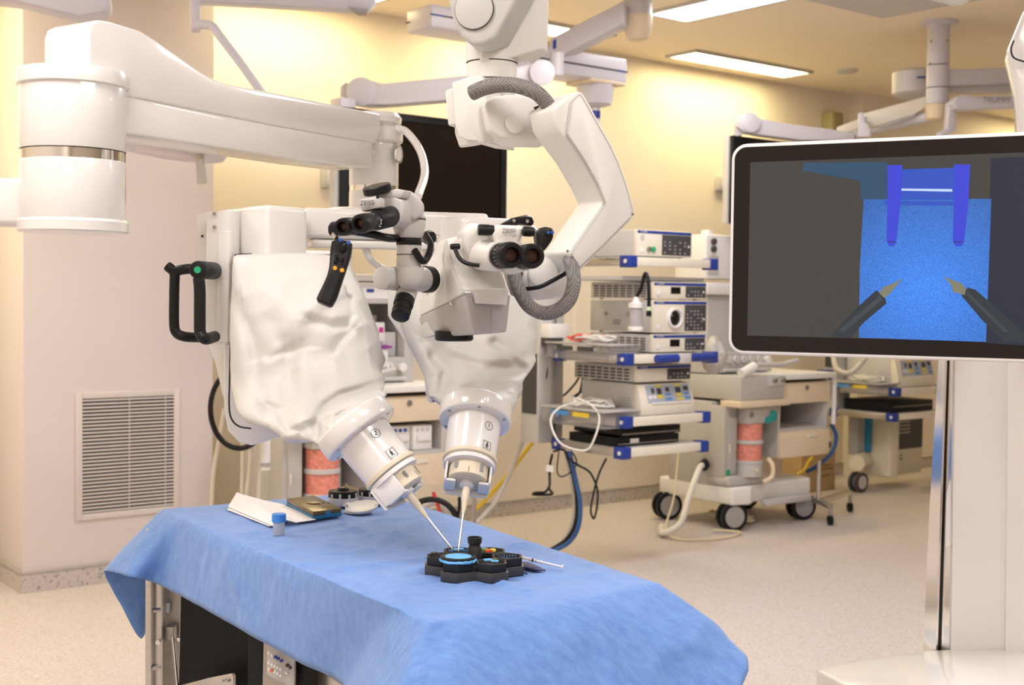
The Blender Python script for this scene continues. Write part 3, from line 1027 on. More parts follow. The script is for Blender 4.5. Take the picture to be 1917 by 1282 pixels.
t1 = thing('robot_tool_arm', 'white robot tool arm numbered 1 in a creased fabric sleeve behind the microscope head', 'robot arm', W(880, 800, 2.85), 'robot tool arms')
pr1, pt1 = W(891, 774, 2.50), W(858, 1032, 2.335)
a1 = tool(t1, pr1, pt1, '1', (915, 797), (911, 834), px(68, 2.5), px(50, 2.5))
sleeve('sleeve', [((745, 520), (985, 515), 2.86, 0.10, 3.0), ((745, 575), (1000, 560), 2.84, 0.13, 3.0), ((758, 630), (1004, 620), 2.81, 0.14, 2.8), ((785, 685), (1000, 672), 2.76, 0.14, 2.5), ((806, 728), (978, 715), 2.66, 0.11, 2.2), ((822, 775), (958, 772), 2.50, 0.08, 2.0)], pr1 - a1 * 0.008, a1, px(64, 2.5), t1, 11.0, amp=1.1, strokes=[
    ([(812, 668), (838, 690), (832, 740)], (12, 16), -0.030),
    ([(800, 640), (840, 660), (900, 690), (960, 690), (990, 670)], (16, 20), -0.020),
    ([(850, 655), (900, 672), (960, 668)], 14, 0.016),
    ([(845, 745), (860, 715), (900, 700), (950, 708), (985, 715)], 12, 0.018),
    ([(925, 640), (950, 665), (975, 690)], 8, -0.014),
    ([(850, 770), (880, 735), (930, 730), (962, 745)], 9, -0.014),
    ([(930, 620), (985, 660), (1000, 700)], 12, 0.010),
])
slab('side_casing', [(724, 540), (740, 520), (800, 515), (800, 700), (812, 748), (806, 757), (797, 748), (790, 690), (724, 592)], 2.82, 0.06, WHITE, t1, yaw=-25, bevel=0.008, seg=3)
B().tube([W(806, 645, 2.74), W(805, 720, 2.74), W(812, 752, 2.73)], px(1.6, 2.75), 8).obj('black_seam', SLOT, t1)
zt_ = W(870, 406, 2.95).z
zl_ = W(870, 560, 2.95).z
q0, q1, q2 = W(788, 420, 3.02), W(868, 410, 2.92), W(978, 424, 3.0)
poly = [V((p.x, p.y, zl_)) for p in (q0, q1, q2)] + [V((q2.x - 0.03, q2.y + 0.12, zl_)), V((q0.x + 0.03, q0.y + 0.12, zl_))]
B().prism(poly, Z * (zt_ - zl_)).obj('top_housing', WHITE, t1, 0.014, 4)
# ------------------------------------------------------------------ surgical microscope
ms = thing('surgical_microscope', 'cream surgical microscope hanging from a jointed arm with two pairs of black eyepieces', 'microscope', W(880, 640, 2.35))
HOSE = bpy.data.materials.new('grey_braided_sleeve')
HOSE.use_nodes = True
nt = HOSE.node_tree
bs = nt.nodes['Principled BSDF']
bs.inputs['Roughness'].default_value = 0.6
tc = nt.nodes.new('ShaderNodeTexCoord')
ck = nt.nodes.new('ShaderNodeTexChecker')
ck.inputs['Scale'].default_value = 420
ck.inputs['Color1'].default_value = (0.10, 0.095, 0.09, 1)
ck.inputs['Color2'].default_value = (0.27, 0.26, 0.25, 1)
nt.links.new(tc.outputs['Object'], ck.inputs['Vector'])
nt.links.new(ck.outputs['Color'], bs.inputs['Base Color'])

# suspension
ua = slab('upper_arm', [(818, -60), (838, 0), (848, 42), (862, 68), (884, 86), (905, 84), (930, 70), (1002, -60)], 2.42, 0.10, SCOPEG, ms, yaw=-14, bevel=0.010, seg=4, ang=60)
disc('joint_cap', 888, 18, 37, 2.418, 0.006, SCOPEG, ua, yaw=-14, bevel=0.002)
disc('joint_seam', 888, 18, 38, 2.419, 0.0025, SLOT, ua, yaw=-14)
slab('arm_block', [(900, 88), (990, -60), (1030, -60), (1026, 100), (1016, 92), (925, 117), (900, 114)], 2.50, 0.13, SCOPE, ms, yaw=12, bevel=0.006, seg=3)
p = W(921, 117, 2.54)
B().lathe(V((p.x, p.y, W(921, 118, 2.54).z)), Z, [(0, px(49, 2.54)), (px(46, 2.54), px(49, 2.54))], 48).obj('neck', SCOPE, ms)
B().lathe(V((p.x, p.y, W(921, 150, 2.54).z)), Z, [(0, px(46.5, 2.54)), (px(31, 2.54), px(46.5, 2.54))], 48).obj('neck', SCOPE, ms)
B().lathe(V((p.x, p.y, W(921, 119.5, 2.54).z)), Z, [(0, px(47.5, 2.54)), (px(2, 2.54), px(47.5, 2.54))], 48).obj('neck_seam', SLOT, ms)
yk = slab('yoke', [(845, 154), (890, 140), (904, 143), (910, 190), (905, 240), (909, 266), (872, 262), (858, 255), (852, 236)], 2.44, 0.15, SCOPE, ms, yaw=-22, bevel=0.0035, seg=3)
slab('yoke_step', [(832, 169), (848, 163), (856, 234), (838, 236)], 2.47, 0.10, SCOPE, yk, yaw=-22, bevel=0.005, seg=3)
slab('yoke_front', [(893, 188), (906, 188), (915, 240), (935, 264), (905, 268), (896, 240)], 2.425, 0.10, SCOPE, yk, yaw=30, bevel=0.005, seg=3)
for (x, y) in ((909, 148), (915, 200)):
    disc('screw', x, y, 2.5, 2.415 if y > 180 else 2.43, 0.003, STEELD, yk)
slab('yoke_top', [(882, 160), (900, 144), (940, 142), (968, 146), (965, 178), (882, 178)], 2.50, 0.12, SCOPE, yk, yaw=5, bevel=0.006)
sh_ = slab('shoulder', [(908, 192), (924, 180), (950, 176), (992, 178), (1022, 196), (1046, 235), (1042, 264), (975, 263), (934, 258), (918, 244)], 2.40, 0.12, SCOPE, ms, yaw=14, bevel=0.007, seg=4)
disc('joint_cap', 964, 231, 19, 2.392, 0.004, SCOPE, sh_, yaw=14, bevel=0.002)
ea = slab('elbow_arm', [(1034, 204), (1056, 186), (1080, 170), (1091, 173), (1106, 198), (1122, 228), (1142, 262), (1160, 300), (1176, 345), (1189, 392), (1189, 401), (1184, 410), (1130, 464), (1083, 511), (1061, 473), (1128, 378), (1112, 345), (1086, 300), (1050, 252), (1040, 236)], 2.33, 0.088, SCOPE, ms, yaw=28, bevel=0.005, seg=3, ang=50)
slab('elbow_cover', [(1070, 190), (1084, 177), (1089, 180), (1118, 231), (1138, 266), (1156, 304), (1172, 348), (1184, 393), (1181, 405), (1128, 458), (1085, 499), (1070, 474), (1135, 380), (1120, 344), (1094, 297), (1062, 250)], 2.326, 0.004, SCOPE, ea, yaw=28, bevel=0.001)
sm_ = [(1070, 190), (1084, 177), (1089, 180), (1118, 231), (1138, 266), (1156, 304), (1172, 348), (1184, 393), (1181, 405), (1128, 458), (1085, 499), (1070, 474), (1135, 380), (1120, 344), (1094, 297), (1062, 250)]
Pm, nm_ = slabpts(sm_, 2.326, 28)
B().tube([p + nm_ * 0.0002 for p in Pm], 0.0006, 6, closed=True, smooth=False).obj('cover_seam', GREYP, ea)
disc('joint_cap', 1074, 233, 20, 2.335, 0.012, SCOPE, ea, yaw=28, bevel=0.002)
for (x, y) in ((1184, 401), (1062, 470)):
    disc('screw', x, y, 2.6, 2.30, 0.002, STEELD, ea, yaw=28)
B().tube([W(884, 174, 2.37), W(905, 165, 2.355), W(935, 159, 2.345), W(965, 160, 2.335), W(998, 170, 2.325), W(1018, 186, 2.33), W(1033, 208, 2.35)], px(14.5, 2.35), 20, 10).obj('braided_hose', HOSE, ms)
slab('hose_socket', [(1018, 196), (1038, 188), (1044, 200), (1030, 212)], 2.37, 0.04, SLOT, ms, yaw=28)
kn = slab('knuckle', [(990, 500), (1020, 470), (1050, 468), (1085, 515), (1087, 525), (1085, 550), (1078, 555), (1010, 562), (990, 558), (984, 540)], 2.44, 0.09, SCOPE, ms, yaw=15, bevel=0.010, seg=3)
disc('knuckle_dome', 1022, 512, 30, 2.41, 0.035, SCOPE, kn, yaw=-10, bevel=0.012)
B().tube([W(1066, 484, 2.33), W(1072, 505, 2.31), W(1074, 530, 2.29), W(1066, 560, 2.28), W(1045, 580, 2.28), W(1018, 586, 2.29), W(992, 574, 2.30), W(974, 548, 2.33), W(962, 515, 2.36)], px(13.5, 2.3), 20, 10).obj('braided_hose', HOSE, ms)
B().tube([W(984, 541, 2.36), W(1010, 537, 2.34), W(1035, 525, 2.34), W(1062, 510, 2.36)], px(4.2, 2.35), 10).obj('black_cable', BLACK, ms)
slab('bracket', [(938, 500), (963, 498), (964, 556), (956, 552)], 2.37, 0.05, GREYP, ms, yaw=-10)
slab('bracket', [(963, 500), (984, 500), (986, 555), (964, 556)], 2.46, 0.04, DGREY, ms, yaw=0)
slab('bracket', [(981, 496), (987, 496), (988, 556), (982, 556)], 2.42, 0.03, SCOPE, ms)

# head: white shell over a grey lower cover
def ring4(l):
    return [W(*q) for q in l]


L0 = ring4([(818, 452, 2.46), (834, 446, 2.29), (932, 438, 2.31), (905, 430, 2.54)])
L05 = ring4([(806, 487, 2.45), (837, 472, 2.265), (936, 475, 2.30), (908, 470, 2.55)])
L1 = ring4([(795, 528, 2.44), (848, 506, 2.235), (942, 515, 2.28), (912, 505, 2.55)])
L15 = ring4([(787, 565, 2.43), (858, 530, 2.21), (949, 535, 2.27), (915, 530, 2.55)])
L2 = ring4([(783, 594, 2.42), (870, 550, 2.19), (956, 551, 2.255), (917, 545, 2.55)])
L3 = ring4([(793, 632, 2.42), (888, 627, 2.205), (948, 622, 2.26), (915, 618, 2.50)])
head = B().loft([L0, L05, L1, L15, L2]).obj('head_shell', SCOPE, ms, 0.007, 3, ang=30)
cov = B().loft([L2, L3]).obj('lower_cover', GREYP, ms, 0.004, 2)
YF = 40
slab('front_tab', [(866, 542), (886, 547), (890, 552), (894, 568), (949, 571), (952, 548), (945, 540)], 2.2085, 0.008, SCOPE, head, yaw=YF, bevel=0.0015)
slab('front_seam', [(920, 572), (921, 572), (920, 625), (919, 625)], 2.2192, 0.002, MGREY, cov, yaw=YF)
disc('lock', 848, 567, 4.2, 2.245, 0.005, CHROME, cov, yaw=-42, bevel=0.001)
slab('corner_piece', [(786, 612), (797, 601), (814, 627), (793, 632)], 2.385, 0.012, SCOPEG, cov, yaw=-48, bevel=0.001)
p = W(850, 636, 2.33)
B().lathe(V((p.x, p.y, W(850, 638, 2.33).z)), Z, [(0, px(32, 2.33)), (0.003, px(36, 2.33)), (0.018, px(36, 2.33))], 48).obj('objective_ring', BLACK, ms)
# ridge line between side and front of the shell
B().tube([W(836, 449, 2.275), W(842, 480, 2.25), W(852, 512, 2.222), W(868, 548, 2.186)], px(1.2, 2.2), 6).obj('shell_seam', SCOPEG, head)

# main binocular
mb = slab('binocular_body', [(866, 436), (870, 424), (882, 417), (905, 417), (922, 440), (930, 468), (920, 505), (900, 503), (882, 490), (868, 462)], 2.215, 0.085, SCOPE, ms, yaw=10, bevel=0.016, seg=4, ang=60)
slab('front_bar', [(926, 420), (980, 422), (980, 440), (974, 452), (970, 470), (930, 468), (926, 450), (922, 440)], 2.165, 0.05, SCOPE, mb, yaw=12, bevel=0.007, seg=3)
slab('cross_bar', [(893, 420), (990, 424), (990, 441), (893, 441)], 2.185, 0.03, SCOPE, mb, yaw=12, bevel=0.008, seg=3)
for (x0, x1, y, r) in ((895, 924, 430, 10.5), (979, 999, 433, 9.5)):
    kb = B()
    p0_, p1_ = W(x0, y, 2.165), W(x1, y + 1, 2.17)
    kb.lathe(p0_, p1_ - p0_, [(0, px(r * 0.85, 2.17)), (0.002, px(r, 2.17)), ((p1_ - p0_).length * 0.72, px(r, 2.17)), ((p1_ - p0_).length * 0.74, px(r * 0.92, 2.17)), ((p1_ - p0_).length, px(r * 0.92, 2.17))], 24)
    kb.obj('knob', BLACK, mb)
dirn = nyaw(12)
lettering('maker_lettering', 'ZEISS', W(953, 432, 2.1635), RGT + V((0, 0.2, 0)), Z, 0.0105, GREYINK, mb)
lettering('small_lettering', 'f 170 / T* 260', W(953, 440, 2.1635), RGT + V((0, 0.2, 0)), Z, 0.0045, GREYINK, mb)


def eyepiece(parent, pb, pf, r, tube0=None, rt=None, tmat=None):
    """black eyepiece from pb to pf with a rubber rim and coated lens; an optional tube leads up to it"""
    a = pf - pb
    L = a.length
    e = B().lathe(pb, a, [(0, r * 0.92), (0.001, r), (L * 0.30, r), (L * 0.34, r * 0.95), (L * 0.55, r * 0.95), (L * 0.58, r * 1.03), (L * 0.86, r * 1.03), (L * 0.97, r * 0.98), (L, r * 0.90), (L, r * 0.62), (L * 0.84, r * 0.56)], 40, cap=True).obj('eyepiece', BLACK, parent)
    B().lathe(pb, a, [(L * 0.835, r * 0.60), (L * 0.88, r * 0.54), (L * 0.90, r * 0.3), (L * 0.905, 0.0001)], 28).obj('lens', GLASSD, e)
    an = a.normalized()
    x = (RGT - an * RGT.dot(an)).normalized()
    y = an.cross(x)
    tk = B()
    for i in range(14):
        th = math.pi * (0.35 + i / 13 * 1.3)
        q = pb + a * 0.42 + (x * math.cos(th) - y * math.sin(th)) * (r * 0.955)
        tk.box(q, (0.0009, 0.0009, 0.0035), (x, y, an))
    tk.obj('scale_marks', ABS, e, smooth=False, kind='stuff')
    if tube0 is not None:
        a2_ = pb - tube0
        B().lathe(tube0, a2_, [(0, rt * 1.02), (a2_.length * 0.8, rt), (a2_.length * 0.85, rt * 0.95), (a2_.length + 0.002, rt * 0.92)], 36).obj('eyepiece_tube', tmat or SCOPE, parent)
    return e


eyepiece(mb, W(937, 479, 2.165), W(959, 477, 2.105), px(24, 2.14), W(903, 477, 2.235), px(29, 2.2))
eyepiece(mb, W(979, 481, 2.17), W(998, 479, 2.11), px(23, 2.14), W(955, 487, 2.25), px(27, 2.2))
B().cyl(W(843, 462, 2.21), W(861, 461, 2.215), px(5.6, 2.2)).obj('lever_knob', BLACK, ms, 0.002)
B().tube([W(852, 467, 2.205), W(860, 483, 2.195), W(874, 493, 2.185), W(897, 497, 2.18)], px(4, 2.2), 10).obj('lever_strap', BLACK, ms)
disc('lever_plate', 863, 459, 12, 2.235, 0.01, SCOPE, ms, yaw=-20, bevel=0.003)

# hand grip on the right
hg = slab('hand_grip', [(1004, 438), (1010, 427), (1022, 424), (1037, 427), (1037, 446), (1026, 462), (1012, 478), (1003, 470), (1006, 455)], 2.20, 0.035, BLACK, ms, yaw=10, bevel=0.006, seg=3)
for x in (1026, 1034):
    disc('grip_button', x, 435, 3.0, 2.198, 0.003, BLUB, hg, yaw=10, n=16)
slab('grip_clamp', [(936, 420), (958, 408), (984, 402), (996, 404), (1001, 417), (996, 423), (975, 420), (955, 424)], 2.22, 0.03, BLACKG, ms, yaw=8, bevel=0.004)
for (x, y) in ((962, 413), (987, 414)):
    disc('screw', x, y, 3.2, 2.218, 0.003, STEELD, ms, yaw=8)
B().cyl(W(996, 424, 2.21), W(1012, 436, 2.21), px(3, 2.2)).obj('grip_rod', CHROME, ms)

# assistant's observation tube with its own eyepieces
at_ = slab('assistant_prism', [(712, 376), (716, 370), (738, 368), (752, 374), (757, 392), (752, 412), (742, 424), (734, 426), (716, 402)], 2.16, 0.055, SCOPEG, ms, yaw=-22, bevel=0.009, seg=4, ang=60)
eyepiece(at_, W(672, 422, 2.155), W(640, 425, 2.085), px(16.5, 2.12))
eyepiece(at_, W(706, 413, 2.13), W(672, 419, 2.065), px(17.5, 2.1))
B().cyl(W(736, 404, 2.17), W(702, 413, 2.12), px(20, 2.14), px(19, 2.12), n=32).obj('eyepiece_barrel', BLACK, at_, 0.002)
B().cyl(W(706, 412, 2.20), W(668, 422, 2.15), px(18, 2.17), px(17, 2.14), n=32).obj('eyepiece_barrel', BLACK, at_, 0.002)
lettering('magnification', '10x', W(711, 418, 2.107), V((0.12, 0, 1)), V((-1, -0.3, 0.1)), 0.010, ABS, at_)
hp_ = slab('scale_plate', [(671, 373), (700, 368), (713, 370), (713, 388), (700, 391), (677, 396), (673, 385)], 2.12, 0.022, SCOPEG, ms, yaw=-14, bevel=0.003)
lettering('maker_lettering', 'ZEISS', W(687, 380, 2.117), RGT + V((0, -0.18, 0.04)), Z, 0.0105, INK, hp_)
lettering('small_lettering', 'f 170', W(688, 388, 2.117), RGT + V((0, -0.18, 0.04)), Z, 0.005, GREYINK, hp_)
disc('plate_screw', 708, 369, 3, 2.112, 0.004, BLACK, hp_, yaw=-14)
slab('bridge', [(700, 364), (742, 353), (757, 356), (752, 370), (712, 374)], 2.16, 0.03, SCOPEG, ms, yaw=-22, bevel=0.003)
p = W(708, 362, 2.17)
dk = (Z + V((-0.22, -0.25, 0))).normalized()
B().lathe(p, dk, [(0, px(24, 2.17)), (0.002, px(27, 2.17)), (0.012, px(27, 2.17)), (0.014, px(25, 2.17)), (0.014, px(5, 2.17))], 40).obj('focus_wheel', BLACK, ms)
slab('prism_housing', [(746, 372), (752, 360), (766, 355), (784, 366), (796, 384), (794, 402), (778, 412), (760, 404), (752, 392)], 2.18, 0.06, SCOPEG, ms, yaw=12, bevel=0.010, seg=4, ang=60)
p = W(766, 410, 2.22)
ax0 = V((p.x, p.y, 0))
zz = lambda y: W(766, y, 2.22).z
bw = B().lathe(ax0, Z, [(zz(446), px(23, 2.22)), (zz(440), px(27, 2.22)), (zz(424), px(31, 2.22)), (zz(408), px(31, 2.22)), (zz(402), px(28, 2.22))], 40).obj('rotation_bowl', SCOPEG, ms)
B().lathe(ax0, Z, [(zz(411.5), px(31.3, 2.22)), (zz(409), px(31.3, 2.22))], 40).obj('bowl_seam', SLOT, bw)
B().lathe(ax0, Z, [(zz(459), px(24, 2.22)), (zz(445), px(24, 2.22))], 40).obj('knurled_ring', BLACK, ms, 0.001)
vt = B().lathe(ax0, Z, [(zz(506), px(24, 2.22)), (zz(478), px(23, 2.22)), (zz(458), px(23, 2.22))], 40).obj('upright_tube', SCOPEG, ms)
B().lathe(ax0, Z, [(zz(477.5), px(23.4, 2.22)), (zz(476), px(23.4, 2.22))], 40).obj('tube_seam', SLOT, vt)
c0, c1 = W(711, 521, 2.20), W(797, 523, 2.30)
ac = c1 - c0
lc = ac.length
tj = B().lathe(c0, ac, [(0, px(14, 2.2)), (0.004, px(21, 2.2)), (lc * 0.30, px(22, 2.2)), (lc * 0.45, px(24, 2.2)), (lc * 0.9, px(24, 2.25)), (lc, px(22, 2.3))], 44).obj('tee_joint', SCOPEG, ms)
B().lathe(c0, ac, [(lc * 0.265, px(22.2, 2.2)), (lc * 0.28, px(22.4, 2.2))], 44).obj('joint_seam', SLOT, tj)
q = W(768, 516, 2.215)
B().lathe(q - Z * px(26, 2.2), Z, [(0, px(10, 2.2)), (px(6, 2.2), px(20, 2.2)), (px(16, 2.2), px(26, 2.2)), (px(28, 2.2), px(27, 2.2)), (px(42, 2.2), px(25, 2.2))], 40).obj('joint_ball', SCOPEG, tj)
B().lathe(c1 - ac.normalized() * 0.006, ac, [(0, px(23, 2.3)), (0.002, px(25, 2.3)), (0.018, px(25, 2.3)), (0.02, px(22, 2.3))], 40).obj('clamp_collar', BLACK, ms)
p0_, p1_ = W(764, 538, 2.24), W(749, 592, 2.19)
a_ = p1_ - p0_
l_ = a_.length
B().lathe(p0_, a_, [(0, px(20, 2.2)), (l_ * 0.35, px(19.5, 2.2)), (l_ * 0.45, px(17, 2.2))], 36).obj('camera_tube', SCOPEG, ms)
B().lathe(p0_, a_, [(l_ * 0.40, px(18, 2.2)), (l_ * 0.42, px(19, 2.2)), (l_ * 0.62, px(19, 2.2)), (l_ * 0.64, px(16, 2.2)), (l_ * 0.74, px(16, 2.2)), (l_ * 0.76, px(18, 2.2)), (l_ * 0.86, px(18, 2.2)), (l_ * 0.87, px(17, 2.2)), (l_ * 0.98, px(17.5, 2.2)), (l_, px(15, 2.2))], 36).obj('camera_eyepiece', BLACK, ms)
slab('mount_plate', [(800, 486), (818, 472), (832, 470), (834, 486), (812, 536), (808, 548), (796, 550), (790, 545)], 2.375, 0.05, SCOPE, ms, yaw=-30, bevel=0.005)
# left grip with its keys
gp = [W(641, 452, 2.075), W(637, 480, 2.07), W(630, 512, 2.06), W(618, 545, 2.055), W(606, 570, 2.05)]
ctr = catmull(gp, 8)
rings = []
for i, p in enumerate(ctr):
    t = i / (len(ctr) - 1)
    a = (ctr[min(i + 1, len(ctr) - 1)] - ctr[max(i - 1, 0)]).normalized()
    x = (RGT - a * RGT.dot(a)).normalized()
    y = a.cross(x)
    w = px(19 - 4 * t + 1.5 * math.sin(t * 9), 2.06) * (1 if 0.03 < t < 0.97 else 0.8)
    h = px(13, 2.06) * (1 if 0.03 < t < 0.97 else 0.7)
    rings.append([p + x * (math.copysign(abs(math.cos(q)) ** 0.6, math.cos(q)) * w) + y * (math.copysign(abs(math.sin(q)) ** 0.6, math.sin(q)) * h) for q in [2 * math.pi * k / 28 for k in range(28)]])
gr = B().loft(rings).obj('hand_grip', BLACK, ms)
for (x, y, r, mt_) in ((638, 449, 3.6, BLUB), (653, 454, 3.6, BLUB), (628, 502, 4.0, YEL), (641, 506, 4.0, YEL)):
    disc('grip_button', x, y, r, 2.055, 0.006, mt_, gr, n=18, bevel=0.0006)
disc('grip_dial', 642, 463, 8, 2.062, 0.006, BLACKG, gr, n=24, bevel=0.0008)
for (x, y) in ((630, 480), (643, 484), (628, 489), (641, 493)):
    disc('grip_key', x, y, 4.2, 2.056, 0.004, BLACKG, gr, n=4)
slab('grip_bracket', [(613, 424), (618, 415), (634, 413), (650, 416), (660, 424), (660, 438), (636, 440), (618, 442), (613, 436)], 2.10, 0.03, BLACK, ms, yaw=-10, bevel=0.005)
B().cyl(W(624, 438, 2.09), W(630, 446, 2.08), px(4, 2.08)).obj('grip_rod', CHROME, ms)
B().tube([W(655, 432, 2.13), W(690, 437, 2.15), W(725, 445, 2.18), W(745, 446, 2.21)], px(8, 2.15), 12).obj('grip_arm', BLACKG, ms)
B().tube([W(797, 440, 2.27), W(806, 458, 2.25), W(800, 482, 2.23), W(790, 488, 2.21), W(776, 468, 2.195)], px(6.5, 2.23), 12).obj('release_lever', BLACK, ms)
disc('lever_hub', 800, 445, 13, 2.30, 0.02, BLACKG, ms, yaw=20, bevel=0.004)
disc('lever_rose', 813, 446, 7, 2.30, 0.012, CHROME, ms, yaw=40, bevel=0.002)

# link to the stand, above the picture
B().tube([W(905, -30, 2.48), V((0.05, 2.55, 2.06)), V((0.6, 2.95, 2.14)), V((1.15, 3.36, 2.14))], 0.07, 20, 8).obj('carrier_arm', SCOPE, ms)

# ------------------------------------------------------------------ microscope stand and monitor
sd = thing('microscope_stand', 'tall white microscope stand column on a broad white base beside the monitor', 'microscope stand', W(1850, 1500, 3.4))
DS = 3.4
fl = lambda x: W(x, 1000, DS)
pz = W(1727, 1217, DS).z
slab('side_rail', [(1759, 640), (1770, 640), (1750, 1290), (1728, 1217), (1740, 950)], DS, 0.04, CHROME, sd, yaw=-35)
slab('black_channel', [(1769, 640), (1780, 640), (1762, 1300), (1748, 1300)], DS + 0.02, 0.05, BLACKG, sd, yaw=-20)
slab('side_rail', [(1779, 640), (1791, 640), (1778, 1320), (1760, 1300)], DS + 0.01, 0.05, CHROME, sd, yaw=-35)
P_, n_ = slabpts([(1790, 560), (1887, 560), (1880, 1400), (1777, 1400)], DS, 4)
B().prism(P_, -n_ * 0.06).obj('column_panel', WHITE, sd, 0.004)
P_, n_ = slabpts([(1888, 560), (2120, 560), (2120, 1400), (1881, 1400)], DS + 0.01, 4)
B().prism(P_, -n_ * 0.3).obj('column_panel', WHITE, sd, 0.004)
slab('latch', [(1772, 925), (1778, 900), (1778, 1020), (1770, 1024)], DS - 0.01, 0.02, ABS, sd, yaw=-35)
# base
zb0 = pz
bq = [onz(1527, 1252, zb0), onz(1600, 1234, zb0), onz(1740, 1216, zb0), onz(2150, 1200, zb0), V((2.0, 2.5, zb0)), V((0.86, 2.9, zb0))]
B().prism([V((q.x, q.y, 0.05)) for q in bq], Z * (zb0 - 0.05)).obj('base', WHITE, sd, 0.010, 3)
for (x, y) in ((1.0, 3.0), (1.9, 2.7), (1.1, 3.5), (1.9, 3.5)):
    B().cyl((x - 0.02, y, 0.04), (x + 0.02, y, 0.04), 0.04).obj('caster', DGREY, sd)
ar = slab('boom', [(1917, 20), (1960, -40), (2100, -40), (2100, 300), (1909, 300), (1903, 180), (1886, 108), (1890, 85)], 3.2, 0.07, WHITE, sd, yaw=-14, bevel=0.012, seg=3)
B().tube([W(1898, 76, 3.19), W(1893, 92, 3.19), W(1898, 108, 3.19), (W(1919, 116, 3.19))], px(1.6, 3.2), 6).obj('boom_seam', SLOT, ar)
B().box(V((1.50, 3.42, 1.7)), (0.2, 0.16, 0.9)).obj('boom_post', WHITE, sd, 0.02, 3)

MN = nyaw(-26.2)
MP = W(1366, 466, 2.357)
MR = V((math.cos(math.radians(26.2)), math.sin(math.radians(-26.2)), 0))
mo = thing('monitor', 'wide monitor with a white rim showing blue forceps picture and black bezel', 'monitor', MP + MR * 0.33 - Z * 0.2)


def mp_(x, y):
    return onpl(x, y, MP, MN)


c_tl, c_bl = mp_(1366, 270), mp_(1364, 662)
mz0, mz1 = c_bl.z, c_tl.z
MW = 0.66


def rrect(w0, w1, z0, z1, r, n=7, off=0.0):
    pts = []
    for (cx_, cz_, a0) in ((w1 - r, z1 - r, 0), (w0 + r, z1 - r, 90), (w0 + r, z0 + r, 180), (w1 - r, z0 + r, 270)):
        for i in range(n):
            a = math.radians(a0 + 90 * i / (n - 1))
            pts.append(MP * 1 + MR * (cx_ + r * math.cos(a)) + Z * (cz_ + r * math.sin(a) - MP.z) + MN * off)
    return pts


B().prism(rrect(0, MW, mz0, mz1, 0.028), -MN * 0.042).obj('housing', ABS, mo, 0.004, 3)
gl = mat('monitor_glass', (0.012, 0.010, 0.009), 0.05, var=0.02, ior=1.32)
B().prism(rrect(0.0065, MW - 0.0065, mz0 + 0.0065, mz1 - 0.0065, 0.022, off=0.0006), -MN * 0.006).obj('bezel', gl, mo)
s0 = (mp_(1402, 470) - MP).dot(MR)
zt_s, zb_s = mp_(1403, 304).z, mp_(1400, 628).z
SCRG = mat('screen_dark_area', (0.012, 0.012, 0.012), 0.10, emit=(0.10, 0.095, 0.085), estr=0.45, ior=1.38)
scr = B().prism([MP + MR * a_ + Z * (z_ - MP.z) + MN * 0.0010 for a_, z_ in ((s0, zb_s), (MW - s0, zb_s), (MW - s0, zt_s), (s0, zt_s))], -MN * 0.0006).obj('screen', SCRG, mo)


def emis(name, c, s_=1.0, var=0.1, scale=700):
    return mat(name, (0.01, 0.01, 0.012), 0.12, var=0.0, emit=c, estr=s_)


BLUE = bpy.data.materials.new('screen_blue_field')
BLUE.use_nodes = True
nt = BLUE.node_tree
bs = nt.nodes['Principled BSDF']
bs.inputs['Base Color'].default_value = (0.01, 0.01, 0.02, 1)
bs.inputs['Roughness'].default_value = 0.12
tc = nt.nodes.new('ShaderNodeTexCoord')
nz = nt.nodes.new('ShaderNodeTexNoise')
nz.inputs['Scale'].default_value = 900
nt.links.new(tc.outputs['Object'], nz.inputs['Vector'])
rp = nt.nodes.new('ShaderNodeValToRGB')
rp.color_ramp.elements[0].position = 0.36
rp.color_ramp.elements[0].color = (0.012, 0.12, 0.55, 1)
rp.color_ramp.elements[1].position = 0.60
rp.color_ramp.elements[1].color = (0.05, 0.30, 0.98, 1)
nt.links.new(nz.outputs['Fac'], rp.inputs[0])
nt.links.new(rp.outputs[0], bs.inputs['Emission Color'])
sc0 = onpl(1735, 545, MP, MN) - V(mo['_org'])          # the filmed field is brightest in its middle
vd = nt.nodes.new('ShaderNodeVectorMath')
vd.operation = 'DISTANCE'
vd.inputs[1].default_value = sc0
nt.links.new(tc.outputs['Object'], vd.inputs[0])
mr = nt.nodes.new('ShaderNodeMapRange')
mr.inputs['From Min'].default_value = 0.02
mr.inputs['From Max'].default_value = 0.22
mr.inputs['To Min'].default_value = 1.05
mr.inputs['To Max'].default_value = 0.42
nt.links.new(vd.outputs['Value'], mr.inputs['Value'])
nt.links.new(mr.outputs[0], bs.inputs['Emission Strength'])


def flat(name, pts, off, material, parent=None):
    return B().prism([mp_(x, y) + MN * off for x, y in pts], -MN * 0.0003).obj(name, material, parent or scr, smooth=False)


